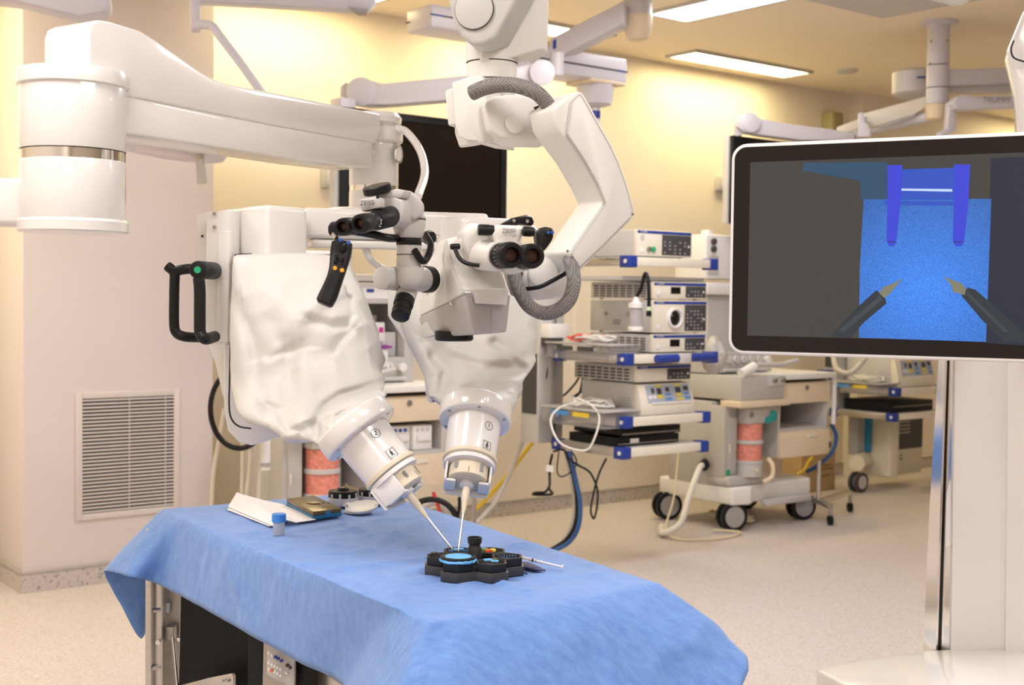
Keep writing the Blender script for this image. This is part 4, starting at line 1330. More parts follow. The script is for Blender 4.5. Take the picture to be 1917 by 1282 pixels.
TEALS = emis('screen_teal', (0.012, 0.065, 0.13))
DBLU = emis('screen_deep_blue', (0.03, 0.05, 0.62))
DBLU2 = emis('screen_darker_blue', (0.015, 0.075, 0.50))
NAVYS = emis('screen_night_blue', (0.006, 0.014, 0.035))
LINE = emis('screen_white_line', (0.55, 0.65, 0.9))
TIPS = emis('screen_steel', (0.20, 0.20, 0.13))
SHF = emis('screen_dark_shaft', (0.012, 0.025, 0.035))
SHH = emis('screen_shaft_glint', (0.03, 0.05, 0.06))
flat('screen_night_field', [(1855, 296), (1960, 292), (1960, 650), (1846, 642)], 0.0013, NAVYS)
flat('screen_teal_field', [(1505, 305), (1660, 303), (1670, 318), (1670, 372), (1612, 374), (1610, 338), (1560, 330), (1502, 320)], 0.0013, TEALS)
flat('screen_blue_field', [(1617, 373), (1856, 372), (1851, 505), (1846, 640), (1608, 632), (1610, 500)], 0.0016, BLUE)
flat('screen_upper_field', [(1664, 318), (1790, 314), (1790, 374), (1664, 374)], 0.0016, DBLU2)
flat('screen_white_line', [(1688, 353), (1783, 354), (1783, 359), (1688, 357)], 0.0022, LINE)
flat('screen_blue_band', [(1655, 376), (1800, 377), (1800, 385), (1655, 384)], 0.0019, DBLU2)
for x in (1662, 1786):
    w = 28 if x == 1662 else 31
    flat('screen_blue_tab', [(x, 309 - (x - 1662) / 120), (x + w, 309 - (x - 1662) / 120), (x + w - 4, 380), (x + w - 12, 455), (x + w - 17, 461), (x + 3, 461), (x - 2, 452), (x, 380)], 0.0025, DBLU)
    flat('screen_tab_mark', [(x, 452), (x + w - 13, 452), (x + w - 13, 453.5), (x, 453.5)], 0.0028, SHF)
flat('screen_forceps', [(1641, 543), (1657, 556), (1660, 568), (1618, 603), (1592, 632), (1554, 629), (1600, 580)], 0.0025, SHF)
flat('screen_forceps_glint', [(1648, 553), (1654, 560), (1580, 622), (1570, 618)], 0.0028, SHH)
flat('screen_forceps_tip', [(1646, 548), (1656, 536), (1672, 531), (1691, 520), (1676, 538), (1668, 548), (1656, 558)], 0.0028, TIPS)
flat('screen_forceps', [(1800, 553), (1812, 538), (1826, 542), (1880, 588), (1917, 622), (1917, 642), (1880, 640), (1838, 598)], 0.0025, SHF)
flat('screen_forceps_glint', [(1806, 548), (1811, 545), (1890, 622), (1880, 622)], 0.0028, SHH)
flat('screen_forceps_tip', [(1806, 552), (1784, 546), (1782, 534), (1766, 517), (1788, 526), (1800, 530), (1809, 540)], 0.0028, TIPS)
# monitor arm behind the panel
B().box(MP + MR * 0.36 - MN * 0.09 - Z * 0.02, (0.12, 0.10, 0.12), (MR, -MN, Z)).obj('mount', ABS, mo, 0.01)
B().tube([MP + MR * 0.36 - MN * 0.13 - Z * 0.02, V((1.02, 2.9, 1.33)), V((1.20, 3.32, 1.33))], 0.035, 16).obj('mount_arm', WHITE, mo)

# ------------------------------------------------------------------ things on the drape
TT = TZ + 0.006
ct = onz(888, 1072, TT)
hr = 0.0335
tr = thing('training_tray', 'black honeycomb training tray with round blue pad and central knob on the drape', 'training tray', ct)
TRB = mat('tray_black', (0.010, 0.010, 0.011), 0.5, var=0.1, scale=50)
TRG = mat('tray_grey', (0.05, 0.048, 0.049), 0.5, var=0.1, scale=50)
FOAM = mat('light_blue_foam', (0.16, 0.50, 0.86), 0.7, var=0.03, scale=90, bump=0.2)
FOAMD = mat('deep_blue_bits', (0.02, 0.10, 0.28), 0.6, var=0.1, scale=90)
yaw_t = math.radians(2)
ex_, ey_ = V((math.cos(yaw_t), math.sin(yaw_t), 0)), V((-math.sin(yaw_t), math.cos(yaw_t), 0))


def hexpts(c, r, z):
    return [V((c.x, c.y, z)) + ex_ * (math.sin(math.pi / 3 * i) * r) + ey_ * (math.cos(math.pi / 3 * i) * r) for i in range(6)]


cells = [V((0, 0, 0))] + [ex_ * (math.cos(math.pi / 3 * i) * hr * math.sqrt(3)) + ey_ * (math.sin(math.pi / 3 * i) * hr * math.sqrt(3)) for i in range(6)]
for i, c in enumerate(cells):
    q = ct + c
    B().prism(hexpts(q, hr * 1.04, TT), Z * 0.016).obj('base_cell', TRG, tr, 0.0012)
    if i == 0:
        continue
    z0, z1 = TT + 0.016, TT + (0.031 if i != 5 else 0.034)
    o_, i_ = hexpts(q, hr * 0.94, z0), hexpts(q, hr * 0.66, z0)
    b = B()
    ro = [hexpts(q, hr * 0.90, z0), hexpts(q, hr * 0.92, z1), hexpts(q, hr * 0.78, z1), hexpts(q, hr * 0.74, z0 + 0.009)]
    b.loft(ro, True)
    b.obj('cell', TRB, tr, 0.0008)
lf = ct + cells[5]
b = B().lathe(V((lf.x, lf.y, TT + 0.034)), Z, [(0, hr * 0.92), (0.003, hr * 0.94), (0.006, hr * 0.94), (0.0065, hr * 0.74), (0.004, hr * 0.72)], 40).obj('pad_ring', TRB, tr)
rg = []
for (t, r0) in ((0.0315, 0.93), (0.033, 0.985), (0.0355, 0.975), (0.0365, 0.93)):
    rg.append([V((lf.x, lf.y, TT + t)) + V((math.cos(a), math.sin(a), 0)) * (hr * (r0 + 0.035 * noise.noise(V((math.cos(a) * 5, math.sin(a) * 5, t * 300))))) + Z * (0.0018 * noise.noise(V((math.cos(a) * 7, math.sin(a) * 7, 2)))) for a in [2 * math.pi * i / 60 for i in range(60)]])
B().loft(rg).obj('pad_edge', FOAM, tr)
B().lathe(V((lf.x, lf.y, TT + 0.036)), Z, [(0, hr * 0.70), (0.0042, hr * 0.70), (0.0046, hr * 0.68)], 40).obj('blue_pad', FOAM, tr)
q = V((ct.x, ct.y, TT + 0.016))
B().lathe(q, Z, [(0, 0.014), (0.028, 0.0130), (0.031, 0.0105), (0.036, 0.0100), (0.038, 0.0125), (0.048, 0.0130), (0.0485, 0.0105), (0.045, 0.010)], 32).obj('knob', TRB, tr)


def tblock(c, a, bb_, w, h, z, rz, material, name='insert'):
    x = V((math.cos(rz), math.sin(rz), 0))
    y = V((-x.y, x.x, 0))
    B().box(c + ex_ * a + ey_ * bb_ + Z * (z + 0.003), (w, h, 0.003), (x, y, Z)).obj(name, material, tr, 0.0006)


tblock(ct + cells[3], -0.014, -0.004, 0.006, 0.012, 0.027, 0.3, FOAMD)
tblock(ct + cells[4], 0.014, 0.008, 0.006, 0.010, 0.027, 0.9, FOAMD)
tblock(ct + cells[3], 0.000, 0.002, 0.018, 0.010, 0.029, 0.4, FOAM)
tblock(ct + cells[3], 0.012, -0.006, 0.014, 0.005, 0.028, -0.4, FOAMD)
tblock(ct + cells[6], -0.006, 0.004, 0.014, 0.010, 0.030, 0.3, FOAM)
tblock(ct + cells[6], 0.006, -0.006, 0.013, 0.008, 0.030, -0.2, FOAM)
tblock(ct + cells[6], 0.006, 0.006, 0.010, 0.003, 0.031, 0.7, mat('olive_bit', (0.18, 0.2, 0.05), 0.6))
for k, (a, bb_, c_) in enumerate(((-0.010, 0.004, (0.10, 0.30, 0.05)), (-0.003, -0.006, (0.75, 0.08, 0.03)), (0.004, 0.0, (0.85, 0.70, 0.05)))):
    p = ct + cells[2] + ex_ * a + ey_ * bb_ + Z * 0.029
    B().lathe(p, Z, [(0, 0.0062), (0.002, 0.0066), (0.004, 0.006)], 24).obj('token', mat('token_%d' % k, c_, 0.4), tr)
for k in range(7):
    tblock(ct + cells[1], -0.015 + k * 0.005, 0.0, 0.0012, 0.022, 0.027, 0.05, FOAMD, 'comb_tooth')
tblock(ct + cells[4], -0.014, 0.004, 0.012, 0.010, 0.0315, 0, TRG)

# syringe
sy0, sy1 = W(949, 1037, 2.345), onz(1056, 1062, TT + 0.006)
ad = (sy1 - sy0).normalized()
sl = (sy1 - sy0).length
sy = thing('syringe', 'small clear syringe with yellow needle hub and white plunger on the drape', 'syringe', sy0 * 0.5 + sy1 * 0.5)
B().cyl(sy0, sy0 + ad * (sl * 0.16), 0.0005, n=8).obj('needle', CHROME, sy)
B().lathe(sy0, ad, [(sl * 0.10, 0.0016), (sl * 0.15, 0.0032), (sl * 0.21, 0.0034), (sl * 0.22, 0.0026)], 16).obj('hub', mat('yellow_hub', (0.85, 0.72, 0.06), 0.4), sy)
B().lathe(sy0, ad, [(sl * 0.22, 0.0024), (sl * 0.225, 0.0031), (sl * 0.52, 0.0031), (sl * 0.525, 0.0024)], 16).obj('barrel', mat('frosted_barrel', (0.78, 0.76, 0.78), 0.25, trans=0.4), sy)
B().lathe(sy0, ad, [(sl * 0.44, 0.0033), (sl * 0.465, 0.0033)], 16).obj('stopper', BLACK, sy)
B().lathe(sy0, ad, [(sl * 0.50, 0.0020), (sl * 0.60, 0.0022), (sl * 0.97, 0.0020)], 12).obj('plunger', ABS, sy)
B().lathe(sy0, ad, [(sl * 0.60, 0.0036), (sl * 0.61, 0.0036)], 16).obj('finger_flange', ABS, sy)
B().lathe(sy0, ad, [(sl * 0.965, 0.0050), (sl * 0.985, 0.0050)], 20).obj('thumb_rest', ABS, sy, 0.0005)

# two dark blue pointed blades
BLD = mat('navy_silicone', (0.006, 0.02, 0.09), 0.5, var=0.1, scale=80)
for (pts, lab) in (([(968, 1052), (990, 1054), (1003, 1059), (1022, 1069), (1000, 1068), (972, 1062)], 'dark blue pointed strip, the longer of two, beside the training tray'), ([(968, 1060), (978, 1066), (988, 1076), (975, 1071)], 'dark blue pointed strip, the shorter of two, beside the training tray')):
    poly = [onz(x, y, TT + 0.003) for x, y in pts]
    B().prism(poly, Z * 0.0025).obj('pointed_strip', BLD, None, 0.0008, label=lab, cat='strip', group='dark blue strips by the tray')

# specimen vial
p = onz(522, 1001, TT)
dv = (p - CAM).dot(FWD)
vi = thing('specimen_vial', 'small frosted specimen vial with a bright blue screw cap on the drape', 'vial', p)
hv = px(40, dv)
B().lathe(p, Z, [(0, px(10.0, dv)), (0.001, px(10.6, dv)), (hv * 0.66, px(11, dv))], 28).obj('body', mat('frosted_vial', (0.72, 0.76, 0.82), 0.3, trans=0.35), vi)
B().lathe(p, Z, [(hv * 0.62, px(13, dv)), (hv * 0.63, px(13.4, dv)), (hv * 0.98, px(13.2, dv)), (hv * 1.0, px(12, dv))], 28).obj('cap', mat('vial_cap_blue', (0.06, 0.30, 0.80), 0.4), vi)

# folded leaflet
lfh = thing('paper_leaflet', 'folded white paper leaflet standing open beside the vial', 'leaflet', onz(500, 970, TT))


def sheet(name, pts, parent):
    P = [onz(x, y, TT + h) if True else None for x, y, h in pts]
    n = (P[1] - P[0]).cross(P[2] - P[0]).normalized()
    B().prism(P, n * 0.0006).obj(name, PAPER, parent, smooth=False)


sheet('sheet', [(427, 949, 0.004), (512, 985, 0.004), (519, 968, 0.019), (444, 921, 0.030)], lfh)
sheet('sheet', [(425, 954, 0.002), (503, 985, 0.002), (520, 984, 0.002), (440, 940, 0.002)], lfh)
sheet('sheet', [(444, 923, 0.028), (519, 969, 0.017), (556, 979, 0.003), (500, 938, 0.010)], lfh)
sheet('sheet', [(492, 936, 0.003), (556, 978, 0.003), (592, 973, 0.003), (530, 944, 0.003)], lfh)

# instrument case
cs = [onz(536, 948, TT), onz(586, 974, TT), onz(640, 966, TT)]
cs.append(cs[0] + cs[2] - cs[1])
ic = thing('instrument_case', 'flat blue case with a brown see-through lid lying on the drape', 'case', (cs[0] + cs[2]) / 2)
LIDM = mat('smoked_brown_lid', (0.13, 0.09, 0.035), 0.22, var=0.25, scale=22)
B().prism(cs, Z * 0.0095).obj('tray', mat('case_blue', (0.02, 0.17, 0.33), 0.4), ic, 0.002)
B().prism([c + Z * 0.0095 for c in cs], Z * 0.009).obj('lid', LIDM, ic, 0.0025)
cc_ = (cs[0] + cs[2]) / 2 + Z * 0.0185
B().lathe(cc_ + V((0.004, 0.003, -0.001)), Z, [(0, 0.022), (0.0035, 0.020), (0.005, 0.014), (0.0055, 0.004)], 36).obj('lid_boss', LIDM, ic)
md = cs[1] * 0.5 + cs[2] * 0.5
dx_ = (cs[2] - cs[1]).normalized()
B().box(md + Z * 0.011, (0.014, 0.004, 0.010), (dx_, V((-dx_.y, dx_.x, 0)), Z)).obj('latch', mat('latch_blue', (0.05, 0.22, 0.42), 0.4), ic, 0.001)

# instrument adapters and their white lids
for (x, y, r, lab) in ((642, 944, 28, 'black-topped white instrument adapter with a castellated rim next to the case'), (697, 940, 27, 'black-topped white instrument adapter half behind the robot tool')):
    p = onz(x, y, TT)
    dd = (p - CAM).dot(FWD)
    R_ = px(r, dd)
    th = thing('instrument_adapter', lab, 'adapter', p, 'instrument adapters on the drape')
    B().lathe(p, Z, [(0, R_ * 0.97), (0.001, R_), (0.017, R_), (0.018, R_ * 0.96)], 48).obj('body', ABS, th)
    B().lathe(p, Z, [(0.017, R_ * 0.965), (0.031, R_ * 0.965), (0.033, R_ * 0.93), (0.0335, R_ * 0.42), (0.039, R_ * 0.36), (0.040, R_ * 0.30)], 48).obj('top', BLACK, th)
    pr = None
    for k in range(10):
        an = 2 * math.pi * k / 10 + 0.25
        od = V((math.cos(an), math.sin(an), 0))
        B().box(p + od * (R_ * 0.975) + Z * 0.022, (0.0025, R_ * 0.13, 0.014 if k % 2 else 0.010), (od, V((-od.y, od.x, 0)), Z)).obj('rim_tooth', ABS, th)
    q = p + V((px(12, dd), -R_ * 0.92, 0.006))
    B().lathe(q - Z * 0.004, Z, [(0, 0.011), (0.005, 0.010), (0.009, 0.005), (0.0095, 0.001)], 20).obj('button', ABS, th)
    B().cyl(p + Z * 0.040, p + Z * (0.041), R_ * 0.12).obj('pin', STEEL, th)
p = onz(671, 958, TT)
dd = (p - CAM).dot(FWD)
ld = thing('adapter_lid', 'white plastic lid tilted on a flat ring in front of the adapters', 'lid', p)
B().lathe(p, Z, [(0, px(27, dd)), (0.003, px(27, dd)), (0.004, px(24, dd))], 40).obj('ring', ABS, ld)
tlt = (Z + V((-0.10, -0.22, 0))).normalized()
B().lathe(p + Z * 0.008 + V((0.008, 0, 0)), tlt, [(0, px(26, dd)), (0.001, px(30, dd)), (0.006, px(31, dd)), (0.007, px(28, dd)), (0.005, px(25, dd))], 40).obj('disc', ABS, ld)
for sx in (-1, 1):
    B().box(p + V((0.008 + sx * px(27, dd), 0, 0.015)), (0.006, 0.014, 0.008)).obj('ear', ABS, ld, 0.002)
# ------------------------------------------------------------------ background equipment, all lined up with the long wall
BK = -N
_z = lambda y, d, x=1200: W(x, y, d).z


def cyl_ab(fr, a, b, z0, z1, r, n=28):
    return B().cyl(fr.p(a, b, z0), fr.p(a, b, z1), r, n=n)


def scope_unit(fr, name, label, cat, a0, a1, b0, b1, z0, z1, panel=0.62, stripe=True, vents=None, screen=False, power=True, group='video units on the shelf tower', body=LGREY):
    """boxed video unit: grey case, ivory fascia, blue band, dark key panel, side vents"""
    t = thing(name, label, cat, fr.p((a0 + a1) / 2, (b0 + b1) / 2, z0), group)
    h = z1 - z0
    w = a1 - a0
    fr.box('case', a0, a1, b0 + 0.02, b1, z0 + 0.004, z1 - 0.002, body, t, 0.003)
    fr.box('fascia', a0 - 0.002, a1 + 0.002, b0, b0 + 0.022, z0 + 0.004, z1, IVORY, t, 0.003)
    for q in (a0 + 0.03, a1 - 0.03):
        for r in (b0 + 0.05, b1 - 0.05):
            B().cyl(fr.p(q, r, z0 - 0.001), fr.p(q, r, z0 + 0.005), 0.01, n=12).obj('foot', BLACK, t)
    if stripe:
        fr.box('blue_band', a0 + 0.004, a1 - 0.002, b0 - 0.0015, b0, z1 - 0.017, z1 - 0.004, NAVY, t)
        lettering('maker_lettering', 'OLYMPUS', fr.p(a0 + 0.045, b0 - 0.003, z1 - 0.0105), fr.a, Z, 0.011, ABS, t)
    zt = z1 - (0.02 if stripe else 0.012)
    if panel:
        ka = a0 + w * panel
        kp = fr.box('key_panel', ka, a1 - 0.006, b0 - 0.003, b0, z0 + 0.012, zt, DGREY, t, 0.001)
        rows_ = max(2, int((zt - z0 - 0.03) / 0.017))
        kb = B()
        for r in range(rows_):
            for c in range(5):
                if (r * 7 + c * 3 + int(z0 * 100)) % 4 == 0:
                    continue
                fr.bx(kb, ka + 0.012 + c * (a1 - ka - 0.03) / 5, ka + 0.022 + c * (a1 - ka - 0.03) / 5, b0 - 0.0045, b0 - 0.003, z0 + 0.02 + r * 0.017, z0 + 0.027 + r * 0.017)
        kb.obj('keys', MGREY, kp, smooth=False, kind='stuff')
        fr.box('lit_key', a1 - 0.028, a1 - 0.018, b0 - 0.005, b0 - 0.003, z0 + h * 0.40, z0 + h * 0.40 + 0.010, ABS, kp)
    if power:
        p = fr.p(a0 + 0.035, b0, z0 + min(0.03, h * 0.35))
        B().cyl(p, p - fr.b * 0.004, 0.013, n=24).obj('power_button', ABS, t, 0.001)
    if screen:
        fr.box('display', a0 + w * 0.32, a0 + w * 0.50, b0 - 0.002, b0, z0 + h * 0.34, z0 + h * 0.72, BLACKG, t)
    if vents:
        vb = B()
        nr, nc, s0_, s1_ = vents
        for r in range(nr):
            for c in range(nc):
                bb = b0 + 0.05 + (s0_ + (s1_ - s0_) * c / nc) * (b1 - b0 - 0.06)
                zz_ = z0 + h * (0.15 + 0.72 * r / nr)
                fr.bx(vb, a0 - 0.001, a0 + 0.002, bb, bb + (b1 - b0) * (s1_ - s0_) / nc * 0.62, zz_, zz_ + h * 0.72 / nr * 0.45)
        vb.obj('vent_slots', SLOT, t, smooth=False, kind='stuff')
    return t


def shelf(fr, t, z, a0, a1, b0, b1, h=0.042, blocks=('fl', 'fr', 'bl'), handle=False):
    fr.box('shelf', a0 + 0.01, a1 - 0.01, b0 + 0.012, b1, z - h * 0.55, z, LGREY, t, 0.002)
    s_ = fr.box('front_rail', a0 + 0.05, a1 - 0.045, b0 - 0.006, b0 + 0.02, z - h, z, IVORY, t, 0.003)
    fr.box('side_rail', a0, a0 + 0.02, b0 + 0.05, b1 - 0.04, z - h, z - 0.004, STEEL, t, 0.002)
    pos = {'fl': (a0 - 0.006, a0 + 0.052, b0 - 0.012, b0 + 0.052), 'fr': (a1 - 0.048, a1 + 0.006, b0 - 0.012, b0 + 0.052), 'bl': (a0 - 0.006, a0 + 0.04, b1 - 0.05, b1 + 0.006)}
    for k in blocks:
        q = pos[k]
        bl = fr.box('corner_block', q[0], q[1], q[2], q[3], z - h - 0.008, z + 0.006, NAVY, t, 0.004)
        if k != 'fr':
            bc = q[2] + 0.022
            p = fr.p(q[0] - 0.001, bc, z - h / 2)
            B().cyl(p + fr.a * 0.003, p - fr.a * 0.002, 0.010, n=18).obj('round_cap', ABS, bl)
    if handle:
        hb = B()
        p0_, p1_ = fr.p(a0 + 0.18, b0 - 0.03, z - 0.02), fr.p(a1 - 0.05, b0 - 0.03, z - 0.018)
        hb.cyl(p0_, p1_, 0.021, n=20)
        hd = hb.obj('push_handle', NAVY, t, 0.004)
        fr.box('handle_plate', a0 + 0.315, a0 + 0.395, b0 - 0.052, b0 - 0.02, z - 0.045, z + 0.004, LGREY, hd, 0.006)


def clear_tray(fr, label, a0, a1, b0, b1, z0, z1, tags, group):
    t = thing('clear_cable_tray', label, 'tray', fr.p((a0 + a1) / 2, (b0 + b1) / 2, z0), group)
    w = 0.003
    fr.box('floor_panel', a0, a1, b0, b1, z0, z0 + w, CLEAR, t)
    fr.box('side_panel', a0, a0 + w, b0, b1, z0, z1, CLEAR, t)
    fr.box('side_panel', a1 - w, a1, b0, b1, z0, z1, CLEAR, t)
    fr.box('end_panel', a0, a1, b0, b0 + w, z0, z1, CLEAR, t)
    fr.box('end_panel', a0, a1, b1 - w, b1, z0, z1, CLEAR, t)
    fr.box('rim', a0 - 0.008, a1 + 0.008, b0 - 0.008, b1 + 0.008, z1 - 0.004, z1 + 0.004, mat('pale_film', (0.72, 0.71, 0.70), 0.2, trans=0.45, ior=1.1), t, 0.002)
    for i, mt_ in enumerate(tags):
        c = b0 + (b1 - b0) * (0.22 + 0.34 * i)
        fr.box('label_strip', a0 - 0.004, a0 - 0.001, c, c + (b1 - b0) * 0.26, z1 - 0.034, z1 - 0.012, mt_, t)
    return t


def coil(name, label, fr, a, b, z, r, turns, rad, material, cat='cable', seed=0, group=None, flat_=0.35):
    rnd = random.Random(seed)
    pts = []
    n = turns * 10
    for i in range(n):
        th = 2 * math.pi * i / 10
        rr = r * (0.75 + 0.45 * rnd.random())
        pts.append(fr.p(a + math.cos(th) * rr * 0.8, b + math.sin(th) * rr * 1.2, z + rad + rnd.random() * r * flat_))
    return B().tube(pts, rad, 6, 4).obj(name, material, None, label=label, cat=cat, group=group)


# ---- shelf tower
D6 = 6.0
q = W(1172, 700, D6)
TWR = Fr(V((q.x, q.y, 0)), U, BK)
zS1, zS2, zS3, zS4 = _z(481, 6.03), _z(664, 6.03), _z(782, 6.03), _z(841, 6.0)
tw = thing('shelf_tower', 'ceiling-hung shelf tower with blue corner blocks and ivory front rails', 'shelf tower', TWR.p(0.28, 0.3, zS4 - 0.05))
shelf(TWR, tw, zS1, 0.0, 0.60, 0.0, 0.50)
shelf(TWR, tw, zS2, -0.02, 0.60, -0.01, 0.50, handle=True)
shelf(TWR, tw, zS3, -0.01, 0.565, 0.0, 0.50)
shelf(TWR, tw, zS4, -0.02, 0.555, 0.0, 0.50)
TWR.box('column', -0.10, 0.06, 0.52, 0.66, zS4 - 0.02, zS1 - 0.05, LGREY, tw, 0.004)
TWR.box('service_panel', -0.105, -0.10, 0.535, 0.645, 0.72, 1.02, DGREY, tw)
TWR.box('column_fin', -0.02, -0.005, 0.50, 0.53, zS4 - 0.02, 1.25, STEEL, tw)
TWR.box('equipment_bracket', -0.09, 0.04, 0.45, 0.55, 1.10, 1.17, ABS, tw, 0.008)
TWR.box('equipment_bracket', -0.09, 0.0, 0.46, 0.55, 1.06, 1.10, DGREY, tw, 0.004)
pt_ = W(1114, 205, 6.62)
pc = V((pt_.x, pt_.y, 0))
B().lathe(pc, Z, [(zS1 - 0.03, 0.026), (W(1114, 196, 6.62).z, 0.026)], 24).obj('pole', LAV, tw)
B().lathe(pc, Z, [(W(1114, 222, 6.62).z, 0.0275), (W(1114, 208, 6.62).z, 0.0275)], 24).obj('blue_sleeve', NAVY, tw)
zh = lambda y: W(1105, y, 6.62).z
B().lathe(pc, Z, [(zh(200), 0.05), (zh(196), 0.085), (zh(168), 0.098), (zh(158), 0.098)], 40).obj('swivel_hub', LAV, tw)
hd = Fr(V((pc.x, pc.y, 0)), U, BK)
hd.box('hub_plate', -0.12, 0.12, -0.10, 0.10, zh(161), zh(154), BEIGE, tw, 0.004)
hb_ = hd.box('arm_box', -0.75, 0.13, -0.10, 0.10, zh(156), zh(110), LAV, tw, 0.012, seg=3)
hd.box('blue_mark', 0.1295, 0.1325, -0.09, -0.055, zh(131), zh(128), NAVY, hb_)
hd.box('blue_mark', -0.60, 0.08, -0.1025, -0.10, zh(136), zh(133), DGREY, hb_)
hd.box('blue_mark', 0.06, 0.13, -0.103, -0.10, zh(136), zh(133), NAVY, hb_)
B().lathe(hd.p(-0.62, 0, 0), Z, [(zh(108) - 0.01, 0.09), (CEIL, 0.09)], 32).obj('ceiling_post', LAV, tw)

u1 = scope_unit(TWR, 'insufflator', 'ivory video unit with green knob on the top shelf of the near tower', 'video unit', 0.085, 0.455, 0.03, 0.47, zS1 + 0.003, _z(429, 6.06), 0.45)
for (a, mt_, r) in ((0.085 + 0.075, STEELD, 0.012), (0.085 + 0.105, GREEN, 0.013)):
    p = TWR.p(a, 0.03, zS1 + 0.04)
    B().cyl(p, p - TWR.b * 0.012, r, n=20).obj('socket', mt_, u1, 0.002)
B().lathe(TWR.p(0.12, 0.03, zS1 + 0.095), -TWR.b, [(0, 0.013), (0.003, 0.013)], 20).obj('power_ring', LGREY, u1)
TWR.box('spacer_tray', 0.02, 0.58, 0.06, 0.48, _z(525, 6.1), _z(517, 6.1), LGREY, None, 0.003, label='thin grey tray above the upper camera processor on the near tower', cat='tray')
zc = zS2 + 0.003
h1, h2 = 0.090, 0.163
u2 = scope_unit(TWR, 'camera_processor', 'ivory camera processor lying directly on the shelf with the blue push handle', 'video unit', 0.20, 0.565, 0.03, 0.48, zc, zc + h1, 0.60, screen=True, vents=(5, 8, 0.0, 1.0))
u3 = scope_unit(TWR, 'light_source', 'tall ivory light source with a white scope socket and blank grey side', 'video unit', 0.20, 0.57, 0.03, 0.48, zc + h1 + 0.004, zc + h1 + h2, 0.58)
p = TWR.p(0.345, 0.03, zc + h1 + 0.078)
B().lathe(p, -TWR.b, [(0, 0.052), (0.012, 0.050), (0.014, 0.042), (0.004, 0.036)], 32).obj('socket_ring', ABS, u3)
B().lathe(p, -TWR.b, [(0.004, 0.036), (0.008, 0.030), (0.016, 0.014), (0.017, 0.004)], 24).obj('socket', BLACKG, u3)
sp = TWR.box('side_door', 0.1975, 0.20, 0.18, 0.38, zc + h1 + 0.03, zc + h1 + h2 - 0.015, LGREY, u3, 0.0008)
for b_ in (0.20, 0.36):
    B().cyl(TWR.p(0.198, b_, zc + h1 + 0.095), TWR.p(0.192, b_, zc + h1 + 0.095), 0.010, n=16).obj('fastener', STEELD, sp)
TWR.box('rating_label', 0.1965, 0.1975, 0.255, 0.31, zc + h1 + 0.042, zc + h1 + 0.068, MGREY, sp)
zc2 = zc + h1 + h2
u4 = scope_unit(TWR, 'camera_processor', 'ivory camera processor with small dark display, topmost of the stack on the near tower', 'video unit', 0.20, 0.565, 0.03, 0.48, zc2 + 0.004, zc2 + h1, 0.60, screen=True, vents=(5, 8, 0.0, 1.0))
z5t = zS2 - 0.055
z5b = z5t - 0.085
u5 = scope_unit(TWR, 'printer_unit', 'ivory video unit lying on top of the electrosurgical generator of the near tower', 'video unit', 0.115, 0.485, 0.05, 0.50, z5b, z5t, 0.56, vents=(4, 8, 0.0, 1.0))


def generator(fr, label, a0, a1, b0, b1, z0, z1, group='electrosurgical generators'):
    t = thing('electrosurgical_generator', label, 'generator', fr.p((a0 + a1) / 2, (b0 + b1) / 2, z0), group)
    fr.box('case', a0, a1, b0 + 0.05, b1, z0, z1, LGREY, t, 0.004)
    h = z1 - z0
    f0 = [fr.p(a0, b0, z0), fr.p(a0, b0 - 0.005, z0 + h * 0.35), fr.p(a0, b0 + 0.025, z1 - 0.004), fr.p(a0, b0 + 0.055, z1 - 0.004), fr.p(a0, b0 + 0.055, z0)]
    B().prism(f0, fr.a * (a1 - a0)).obj('fascia', IVORY, t, 0.003)
    sl = (f0[2] - f0[1])
    up = sl.normalized()
    nn = fr.a.cross(up)
    if nn.dot(fr.b) > 0:
        nn = -nn
    L = sl.length
    P = lambda a, s_, o: f0[1] + fr.a * a + up * (s_ * L) + nn * o
    kp = B().box(P((a1 - a0) * 0.53, 0.5, 0.001), ((a1 - a0) * 0.82, L * 0.88, 0.002), (fr.a, up, nn)).obj('control_panel', mat('panel_blue_grey', (0.42, 0.46, 0.55), 0.4), t)
    W_ = a1 - a0
    yel, blu, wht, drk = mat('panel_yellow', (0.75, 0.62, 0.08), 0.5), mat('panel_blue', (0.12, 0.28, 0.62), 0.5), ABS, DGREY
    for (a, s_, w, hh, mt_) in ((0.24, 0.66, 0.05, 0.26, drk), (0.36, 0.62, 0.08, 0.30, drk), (0.36, 0.88, 0.10, 0.12, yel), (0.36, 0.36, 0.10, 0.18, yel), (0.52, 0.70, 0.07, 0.22, drk), (0.52, 0.46, 0.10, 0.12, blu), (0.52, 0.22, 0.12, 0.14, blu), (0.72, 0.66, 0.10, 0.28, drk), (0.72, 0.90, 0.13, 0.10, yel), (0.72, 0.42, 0.11, 0.14, yel), (0.74, 0.20, 0.13, 0.12, yel), (0.87, 0.72, 0.09, 0.22, drk), (0.87, 0.46, 0.10, 0.12, blu), (0.88, 0.24, 0.11, 0.12, blu), (0.18, 0.34, 0.06, 0.16, wht), (0.26, 0.34, 0.06, 0.16, wht), (0.55, 0.03, 0.74, 0.07, wht)):
        B().box(P(W_ * a, s_, 0.0028), (W_ * w, L * hh, 0.0016), (fr.a, up, nn)).obj('panel_field', mt_, kp)
    for i in range(7):
        p = fr.p(a0 + W_ * (0.25 + i * 0.09), b0 - 0.001, z0 + h * 0.16)
        B().cyl(p + fr.b * 0.004, p - fr.b * 0.002, 0.004, n=10).obj('output_socket', GOLD, t)
    for i in range(5):
        fr.box('side_slot', a0 - 0.001, a0 + 0.001, b0 + 0.07, b0 + 0.15, z0 + h * (0.15 + i * 0.09), z0 + h * (0.15 + i * 0.09) + 0.003, MGREY, t)
    return t


